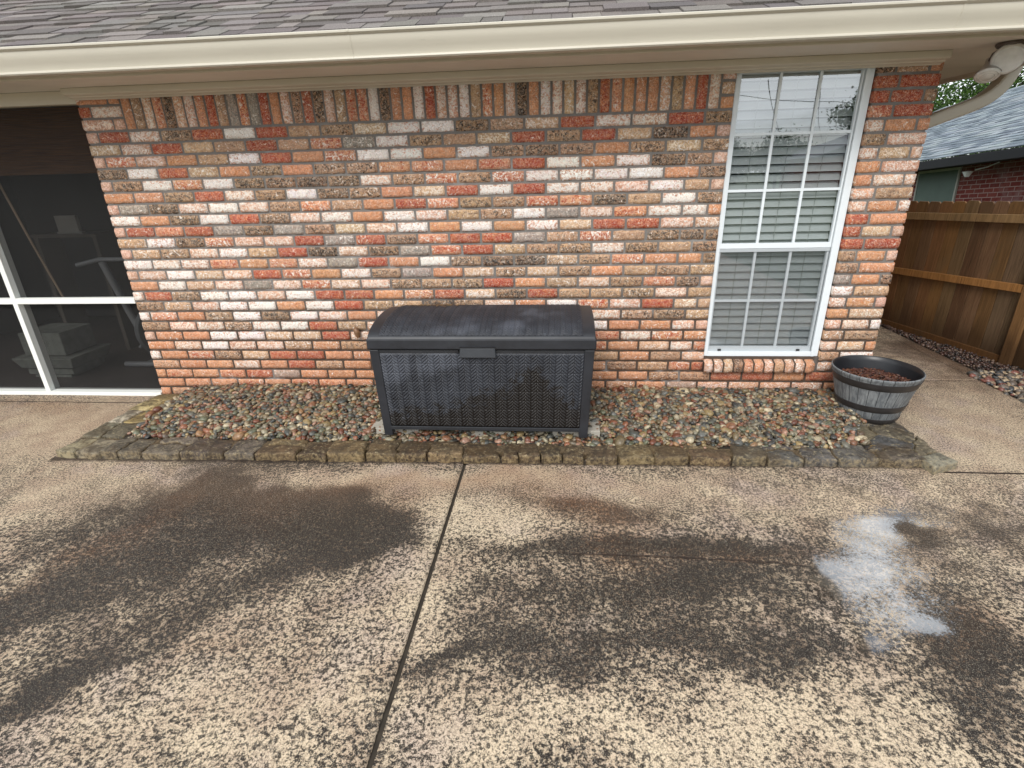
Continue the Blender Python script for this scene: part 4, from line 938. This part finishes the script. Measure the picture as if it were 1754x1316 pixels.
def lfn(S,T_):
    th=np.pi*(1-(.085+.83*T_)); c=(LY0+LY1)/2; hw=(LY1-LY0)/2-.006
    Y=c+hw*np.cos(th); Z=smooth_dome(Y)+.0015; X=LX0+.075+(LX1-LX0-.15)*S
    dy=np.gradient(Y,axis=1); dz=np.gradient(Z,axis=1); L_=np.sqrt(dy**2+dz**2)+1e-9
    return np.stack([X,Y,Z],-1),np.stack([0*X,-dz/L_,dy/L_],-1)
panel('lid_top',0,0,lfn,440,230,lambda S,T_:((LX1-LX0-.15)*S,.76*T_),M['box'],lid,None,dict(cw=.034,rh=.030,amp=.0065))
lt=MB()
for i in range(160):
    x=random.gauss(2.42,.11); y=min(random.gauss(-.27,.035),-.18); z=float(smooth_dome(np.array(y)))+.008
    d=Vector((random.uniform(-1,1),random.uniform(-.6,.6),0)).normalized()*random.uniform(.004,.014); p=Vector((x,y,z+random.uniform(0,.004)))
    lt.bar(p-d,p+d,random.uniform(.002,.006),.0012,c=vary(lin(random.choice(['#6b5234','#54402b','#7c6440'])),.2))
lt=lt.build('leaf_litter',M['pebble']); tag(lt,'scatter of small brown leaf bits on the back left of the box lid','leaf litter',kind='stuff')
lt=MB()
for i in range(420):
    x=random.uniform(.4,5.2); y=random.choice([random.gauss(-.80,.02),random.gauss(-.05,.02),random.uniform(-.8,-.05)])
    if 2.0<x<3.6 or y>-.03: continue
    d=Vector((random.uniform(-1,1),random.uniform(-1,1),random.uniform(-.2,.2))).normalized()*random.uniform(.006,.022); p=Vector((x,y,bedz(x,y)+.022))
    lt.bar(p-d,p+d,random.uniform(.0015,.005),.0012,c=vary(lin(random.choice(['#6b5234','#54402b','#8a6f48','#3c2d1e'])),.2))
lt=lt.build('twig_litter',M['pebble']); tag(lt,'bits of twig and dead leaf lying among the river pebbles','litter',kind='stuff')
# handle
mb=MB(); hx0,hx1=2.69,2.90
v=[(hx0,LY0-.004,BZL+.018),(hx1,LY0-.004,BZL+.018),(hx1,LY0+.02,BZL+.018),(hx0,LY0+.02,BZL+.018),(hx0-.004,LY0-.010,BZL-.044),(hx1+.004,LY0-.010,BZL-.044),(hx1+.004,LY0+.03,BZL-.044),(hx0-.004,LY0+.03,BZL-.044)]
mb.add(v,[(0,3,2,1),(4,5,6,7),(0,1,5,4),(1,2,6,5),(2,3,7,6),(3,0,4,7)]); mb.build('handle',simple('handle_resin',lin('#3a3d42'),.38,.1,10),lid,bevel=.006,seg=3)
mb=MB(); mb.box(hx0-.002,hx1+.002,LY0-.0095,LY0+.01,BZL+.019,BZL+.024); mb.build('handle_slot',M['black'],lid)
mb=MB(); mb.box(hx0-.032,hx0-.012,LY0-.001,LY0+.02,BZL-.012,BZL+.003); mb.build('lock_tab',M['black'],lid)
# ------------------------------------------------------------------ barrel planter
POT=(5.385,-.315,.050)
pot=thing('barrel_planter','grey half barrel plastic planter with black bands standing at the corner of the brick wall','planter',POT)
PR=[(.150,0),(.170,.0),(.176,.006),(.200,.10),(.226,.20),(.250,.29),(.258,.318)]
def prr(z): return np.interp(z,[p[1] for p in PR[1:]],[p[0] for p in PR[1:]])
def mat_stave():
    m=Mat('grey_staves',.6,.35); x,y,z=m.sep(m.co)
    ang=m.math('ARCTAN2',y,x); st=m.math('MULTIPLY',ang,26/6.2832); fr_=m.math('FRACT',st); d=m.math('ABSOLUTE',m.math('SUBTRACT',fr_,.5))
    wn=m.n.new('ShaderNodeTexWhiteNoise'); wn.noise_dimensions='1D'; m.l.new(m.math('FLOOR',st),wn.inputs['W'])
    g=m.noise(30,5,.65,.4,sc=(2,2,.2)); c=m.mix(m.rng(g,.35,.65),lin('#64676a'),lin('#8d9091')); c=m.mix(m.math('MULTIPLY',wn.outputs[0],.4),c,lin('#4a5055'))
    gap=m.rng(d,.46,.49); c=m.mix(gap,c,lin('#1a1c1e')); m.col(c)
    m.bump(m.math('SUBTRACT',m.math('MULTIPLY',g,.3),gap),.6,.004); return m.m
mst=mat_stave()
mb=MB(); prof=[(r_,z_) for r_,z_ in PR]+[(.262,.322),(.262,.334),(.2565,.3385)]
mb.lathe(prof,96); st_=mb.build('barrel_body',mst,pot,smooth=True,angle=50)
mblk=simple('black_band',(.03,.027,.027),.45,.25,15)
for z0,z1 in ((.0,.038),(.090,.136),(.256,.304)):
    mb=MB(); e=.004; mb.lathe([(prr(z0)+.001,z0),(prr(z0)+e,z0+.002),(prr((z0+z1)/2)+e,(z0+z1)/2),(prr(z1)+e,z1-.002),(prr(z1)+.001,z1)],96); mb.build('band',mblk,pot,smooth=True,angle=50)
mb=MB(); mb.lathe([(.2566,.3384),(.251,.335),(.243,.305),(.236,.27),(.226,.232),(0.0,.226)],96); mb.build('inner_liner',M['black'],pot,smooth=True,angle=60)
mb=MB(); V=[];k=0
for i in range(1500):
    a=random.random()*6.283; r_=.218*math.sqrt(random.random()); z=.232+.03*(1-(r_/.222)**2)+random.uniform(0,.02)+.012*mnoise.noise(Vector((r_*math.cos(a)*12,r_*math.sin(a)*12,0)))
    p=Vector((r_*math.cos(a),r_*math.sin(a),z)); d=Vector((random.uniform(-1,1),random.uniform(-1,1),random.uniform(-.35,.35))).normalized()*random.uniform(.006,.018)
    mb.bar(p-d,p+d,random.uniform(.003,.007),random.uniform(.0015,.004),up=(random.uniform(-.4,.4),random.uniform(-.4,.4),1),c=vary(lin(random.choice(['#4b2a20','#5e3a2b','#3a221b','#75503c','#6b4033'])),.2))
mul=mb.build('bark_mulch',M['pebble']); mul.location=POT; tag(mul,'reddish brown bark mulch filling the grey barrel planter','mulch',kind='stuff')
# ------------------------------------------------------------------ hose loop peeking behind the corner
hs=MB(); hs.tube([(5.60,.50,.03),(5.70,.52,.032),(5.80,.62,.033),(5.84,.76,.033),(5.80,.90,.033),(5.62,.98,.033),(5.56,.8,.033)],.017,12)
hs=hs.build('garden_hose',M['blackmatte'],None,smooth=True); tag(hs,'loop of black hose lying on the walkway just behind the house corner','hose')
# ------------------------------------------------------------------ fence
def fence(name,A,Bp,z,label,n,colr_,rails=True,hh=None):
    t=thing(name,label,'fence',(A[0],A[1],0)); d=Vector((Bp[0]-A[0],Bp[1]-A[1],0)); L=d.length; ang=math.atan2(d.y,d.x); t.rotation_euler=(0,0,ang)
    # local x along, +y to the left of direction. house is on the +y or -y side ; we face it with side s
    s=-1
    def wood(mb,name,color):
        o=mb.build(name,M['wood'],t,bevel=.002); of=(random.random()*30,random.random()*30,random.random()*30)
        at=o.data.attributes.new('off','FLOAT_VECTOR','POINT'); at.data.foreach_set('vector',list(of)*len(o.data.vertices))
        return o
    z0,z1,z2=z
    w_=L/n; sl=hh if hh else 0
    for i in range(n):
        x0=i*w_+.0025; x1=(i+1)*w_-.0025; zt=z2+sl*(i+.5)/n+random.uniform(-.006,.006); th=.016; yb=random.uniform(0,.004)
        e=.018; c=vary(lin(random.choice(colr_),.9),.16)
        mb=MB(); P=[(x0,z0),(x1,z0),(x1,zt-e),(x1-e,zt),(x0+e,zt),(x0,zt-e)]
        v=[(x,yb,z_) for x,z_ in P]+[(x,yb+th,z_) for x,z_ in P]; m=len(P)
        mb.add(v,[tuple(range(m)),tuple(range(m,2*m))[::-1]]+[(k,m+k,m+(k+1)%m,(k+1)%m) for k in range(m)],c); wood(mb,'picket',c)
    if rails:
        for za,zb,nm,c in ((1.098,1.165,'rail','#a08058'),(.548,.612,'rail','#b07c48')):
            c=vary(lin(c),.05); mb=MB(); mb.add([(-.02,-.038,za),(L,-.038,za+sl*1.05),(L,0-.001,za+sl*1.05),(-.02,-.001,za),(-.02,-.038,zb),(L,-.038,zb+sl*1.05),(L,-.001,zb+sl*1.05),(-.02,-.001,zb)],[(0,3,2,1),(4,5,6,7),(0,1,5,4),(1,2,6,5),(2,3,7,6),(3,0,4,7)],c); wood(mb,nm,c)
    return t,wood,L
# A = far end, B = near end ; local +y must point away from the house (toward +X)
FA=(6.80,2.34); FB=(7.158,.86)
dv=Vector((FB[0]-FA[0],FB[1]-FA[1]))
PCOL=['#806040','#85623e','#72583d','#8a6540','#835f3e','#78634a','#7f6346']
t1,wd1,L1=fence('wood_fence',FA,FB,(.02,0,1.272),'brown stained picket fence panel with two rails facing the side walkway',12,PCOL,True,.065)
mb=MB(); mb.box(-.02,L1,-.028,-.001,-.01,.060,lin('#96683a')); wd1(mb,'kick_board',None)
# second panel, set slightly behind
FB2=(7.25,-1.6)
t2,wd2,L2=fence('wood_fence',(7.185,.845),FB2,(.0,0,1.335),'darker picket fence panel at the right edge beyond the fence post',17,PCOL,True,.05)
mb=MB(); mb.box(L1-.03,L1+.05,-.046,-.003,-.02,1.24,lin('#8a6640')); wd1(mb,'edge_board',None)
# the far fence continuing behind the house
t3,wd3,L3=fence('wood_fence',(5.6,8.5),(6.80,2.36),(.0,0,1.27),'far stretch of picket fence hidden behind the brick house corner',44,PCOL,False)
# ------------------------------------------------------------------ neighbour house
nb=thing('neighbor_house','red brick house with grey shingle roof and black gutter beyond the fence','house',(10.5,5.8,1.82),(R(-4.2),0,0))
def mat_rb():
    m=Mat('red_brick_wall',.9,.25); x,y,z=m.sep(m.co)
    br=m.n.new('ShaderNodeTexBrick'); br.offset=.5; br.inputs['Scale'].default_value=1; br.inputs['Brick Width'].default_value=.225; br.inputs['Row Height'].default_value=.079; br.inputs['Mortar Size'].default_value=.007; br.inputs['Mortar Smooth'].default_value=.2
    br.inputs['Color1'].default_value=c4(lin('#6a2a26')); br.inputs['Color2'].default_value=c4(lin('#7f3f38')); br.inputs['Mortar'].default_value=c4(lin('#a08e88'))
    cmb=m.n.new('ShaderNodeCombineXYZ'); m.l.new(y,cmb.inputs[0]); m.l.new(z,cmb.inputs[1]); m.l.new(cmb.outputs[0],br.inputs['Vector'])
    c=m.mix(m.rng(m.noise(3,4,.6),.45,.7,0,.55),br.outputs[0],lin('#8b7472')); c=m.mix(m.rng(m.noise(30,3,.6),.5,.7,0,.35),c,lin('#3c1d1b'))
    m.col(c); m.bump(br.outputs['Fac'],-.4,.005); return m.m
mb=MB(); mb.box(.45,9,-8,9,-3.2,-.12); mb.build('wall',mat_rb(),nb)
mb=MB(); 
mb.prism_x([(0,0)]*3,0,0) if False else None
v=[]; 
gp=[(0,-.15),(.05,-.165),(.10,-.15),(.11,-.02),(.11,.0),(0,.0)]
for yy in (-8.2,9.2):
    for o_,z_ in gp: v.append((.0-o_+.02,yy,z_))
nn=len(gp); mb.add(v,[(i,(i+1)%nn,nn+(i+1)%nn,nn+i) for i in range(nn)]+[tuple(range(nn)),tuple(range(nn,2*nn))]); mb.box(.021,.46,-8.2,9.2,-.125,-.09); mb.build('gutter',simple('black_gutter',(.008,.009,.012),.7,.1),nb)
rm_=MB(); th=R(24)
for r_ in range(0,34):
    y=-8.4
    while y<9.2:
        wdt=random.choice([.2,.26,.33,.4]); t=random.choice([.005,.009,.012]); c=vary(lin(random.choice(['#8f9aa3','#7f8a93','#9ba5ac','#75808a','#a4adb2']),.72),.06)
        d0=r_*.145; d1=d0+.17
        def q(d,yy,up): return (-.05+d*math.cos(th)-up*math.sin(th),yy,.02+d*math.sin(th)+up*math.cos(th))
        a,b=y,min(y+wdt-.003,9.25)
        rm_.add([q(d0,a,0),q(d0,b,0),q(d1,b,-.004),q(d1,a,-.004),q(d0,a,t+.006),q(d0,b,t+.006),q(d1,b,t-.004),q(d1,a,t-.004)],[(0,3,2,1),(4,5,6,7),(0,1,5,4),(1,2,6,5),(2,3,7,6),(3,0,4,7)],c)
        y+=wdt
rf=rm_.build('roof',M['shingle'],nb)
# window with green solar screen, and second window
def nwin(y0,y1,z0,z1,nm='window'):
    w_=MB(); w_.box(.42,.452,y0-.04,y0,z0,z1); w_.box(.42,.452,y1,y1+.04,z0,z1); w_.box(.42,.452,y0-.04,y1+.04,z1,z1+.045); w_.box(.42,.452,y0-.04,y1+.04,z0-.045,z0); f_=w_.build(nm,simple('pale_frame',lin('#a9aaa2'),.6),nb)
    g_=MB(); g_.box(.43,.447,y0,y1,z0,z1); g_.build('solar_screen',simple('green_solar_screen',lin('#4f6158'),.6,.12,3,.3,300),f_)
nwin(1.95,3.10,-1.6,-.18); nwin(-1.7,-.32,-.62,-.14)
cam_=MB(); cam_.tube([(.44,1.02,-.13),(.3,1.05,-.2),(.2,1.2,-.24)],.012,8); cam_.lathe([(0,-.09),(.03,-.09),(.075,-.01),(.08,0),(0,.01)],20,.15,1.3,-.26)
o=cam_.build('eave_lamp',simple('white_lamp',lin('#dfe3e3'),.4),nb,smooth=True)
# ------------------------------------------------------------------ trees
mleaf=Mat('leaves',.6,.3); a=mleaf.attr('col'); mleaf.col(a)
tr=mleaf.n.new('ShaderNodeBsdfTranslucent'); mleaf.l.new(a,tr.inputs[0]); mxs=mleaf.n.new('ShaderNodeMixShader'); mxs.inputs[0].default_value=.3
mleaf.l.new(mleaf.b.outputs[0],mxs.inputs[1]); mleaf.l.new(tr.outputs[0],mxs.inputs[2]); mleaf.l.new(mxs.outputs[0],mleaf.n['Material Output'].inputs[0])
mbark=simple('bark',(.07,.055,.045),.95,.3,12,.8,25)
def tree(label,loc,h,rx,rz,nclump,nleaf,leaf,seed,group,cols=('#3d5a24','#53722f','#2c421b')):
    rs=np.random.default_rng(seed); t=thing('tree',label,'tree',loc,group=group)
    mb=MB(); mb.tube([(0,0,-.1),(rs.normal(0,.1),rs.normal(0,.1),h*.35),(rs.normal(0,.2),rs.normal(0,.2),h*.7)],[.22*h/7,.16*h/7,.08*h/7],10)
    cl_=[]
    for i in range(nclump):
        u=rs.normal(size=3); u/=np.linalg.norm(u); r_=rs.random()**.4; p=np.array([u[0]*rx*r_,u[1]*rx*r_,h-rz+u[2]*rz*r_]); cl_.append(p)
        if i%3==0: mb.tube([(0,0,h*.4),(p[0]*.5,p[1]*.5,(p[2]+h*.4)/2+.2),tuple(p)],[.07*h/7,.045*h/7,.015],6)
    mb.build('trunk',mbark,t,smooth=True)
    n=nclump*nleaf; ctr=np.repeat(np.array(cl_),nleaf,0); sp=rx*.22
    P=ctr+rs.normal(0,1,(n,3))*np.array([sp,sp,sp*.75])
    a=rs.normal(size=(n,3)); a/=np.linalg.norm(a,axis=1)[:,None]; b=np.cross(a,rs.normal(size=(n,3))); b/=np.linalg.norm(b,axis=1)[:,None]
    s=leaf*rs.uniform(.6,1.3,(n,1)); V=np.stack([P-a*s,P-b*s*.5,P+a*s,P+b*s*.5],1).reshape(-1,3); Fq=np.arange(n*4).reshape(-1,4)
    C=np.array([lin(c) for c in cols])[rs.integers(0,len(cols),n)]*rs.uniform(.7,1.25,(n,1)); C=np.repeat(C,4,0)
    fast_mesh('crown',V,Fq,mleaf.m,t,False,{'col':C}); return t
tree('leafy tree rising behind the red brick house, left of the downspout elbow',(19,20,-.5),6.9,3.4,2.6,60,420,.065,1,'trees behind the neighbouring house')
tree('leafy tree at the right edge above the neighbouring grey roof',(21.5,12.5,-.5),8.2,3.4,3.0,60,420,.065,2,'trees behind the neighbouring house')
# reflected surroundings behind the camera
G5=('#2f4420','#3f5a2a','#24351a')
tree('bushy tree behind the patio mirrored low in the left side of the window',(17.2,-44,0),3.3,2.2,1.3,30,160,.12,3,'trees behind the patio',G5)
tree('bushy tree behind the patio mirrored low in the middle of the window',(21.5,-45,0),3.9,2.2,1.5,30,160,.12,4,'trees behind the patio',G5)
tree('tall tree behind the patio mirrored at the upper right of the window',(20.6,-30.0,0),5.3,1.7,1.2,26,160,.10,5,'trees behind the patio',G5)
tree('bushy tree far left behind the patio mirrored at the left edge of the glass',(13.0,-43,0),3.0,2.6,1.2,30,160,.12,6,'trees behind the patio',G5)
gh=thing('rear_house','brick house with a grey gable roof standing behind the patio, mirrored in the window','house',(26.5,-41,0))
mb=MB(); mb.box(-5,5,-3,3,0,2.2,lin('#7a4a3c')); mb.build('wall',mat_attr('rear_brick',.9,.3,10,.1),gh)
mb=MB(); v=[(-5.5,-3.4,2.1),(-5.5,3.4,2.1),(5.5,3.4,2.1),(5.5,-3.4,2.1),(0,-3.4,4.1),(0,3.4,4.1)]
mb.add(v,[(0,1,5,4),(3,4,5,2),(1,2,5),(0,4,3),(0,3,2,1)],lin('#77777c')); mb.build('roof',M['shingle'],gh)
for k,(x0,y0,z0,x1,y1,z1,lb) in enumerate(((10,-16,4.2,24,-50,3.4,'left'),(11.5,-16,4.6,27,-50,3.6,'middle'),(8,-22,5.0,26,-30,4.6,'upper'))):
    mb=MB(); mb.tube([(x0+(x1-x0)*q/12,y0+(y1-y0)*q/12,z0+(z1-z0)*q/12-.8*(1-(q/6-1)**2)*.5) for q in range(13)],.014,6)
    o=mb.build('overhead_wire',M['black'],None,smooth=True); tag(o,'thin black overhead wire behind the patio, the '+lb+' one mirrored in the window glass','wire','overhead wires mirrored in the window')
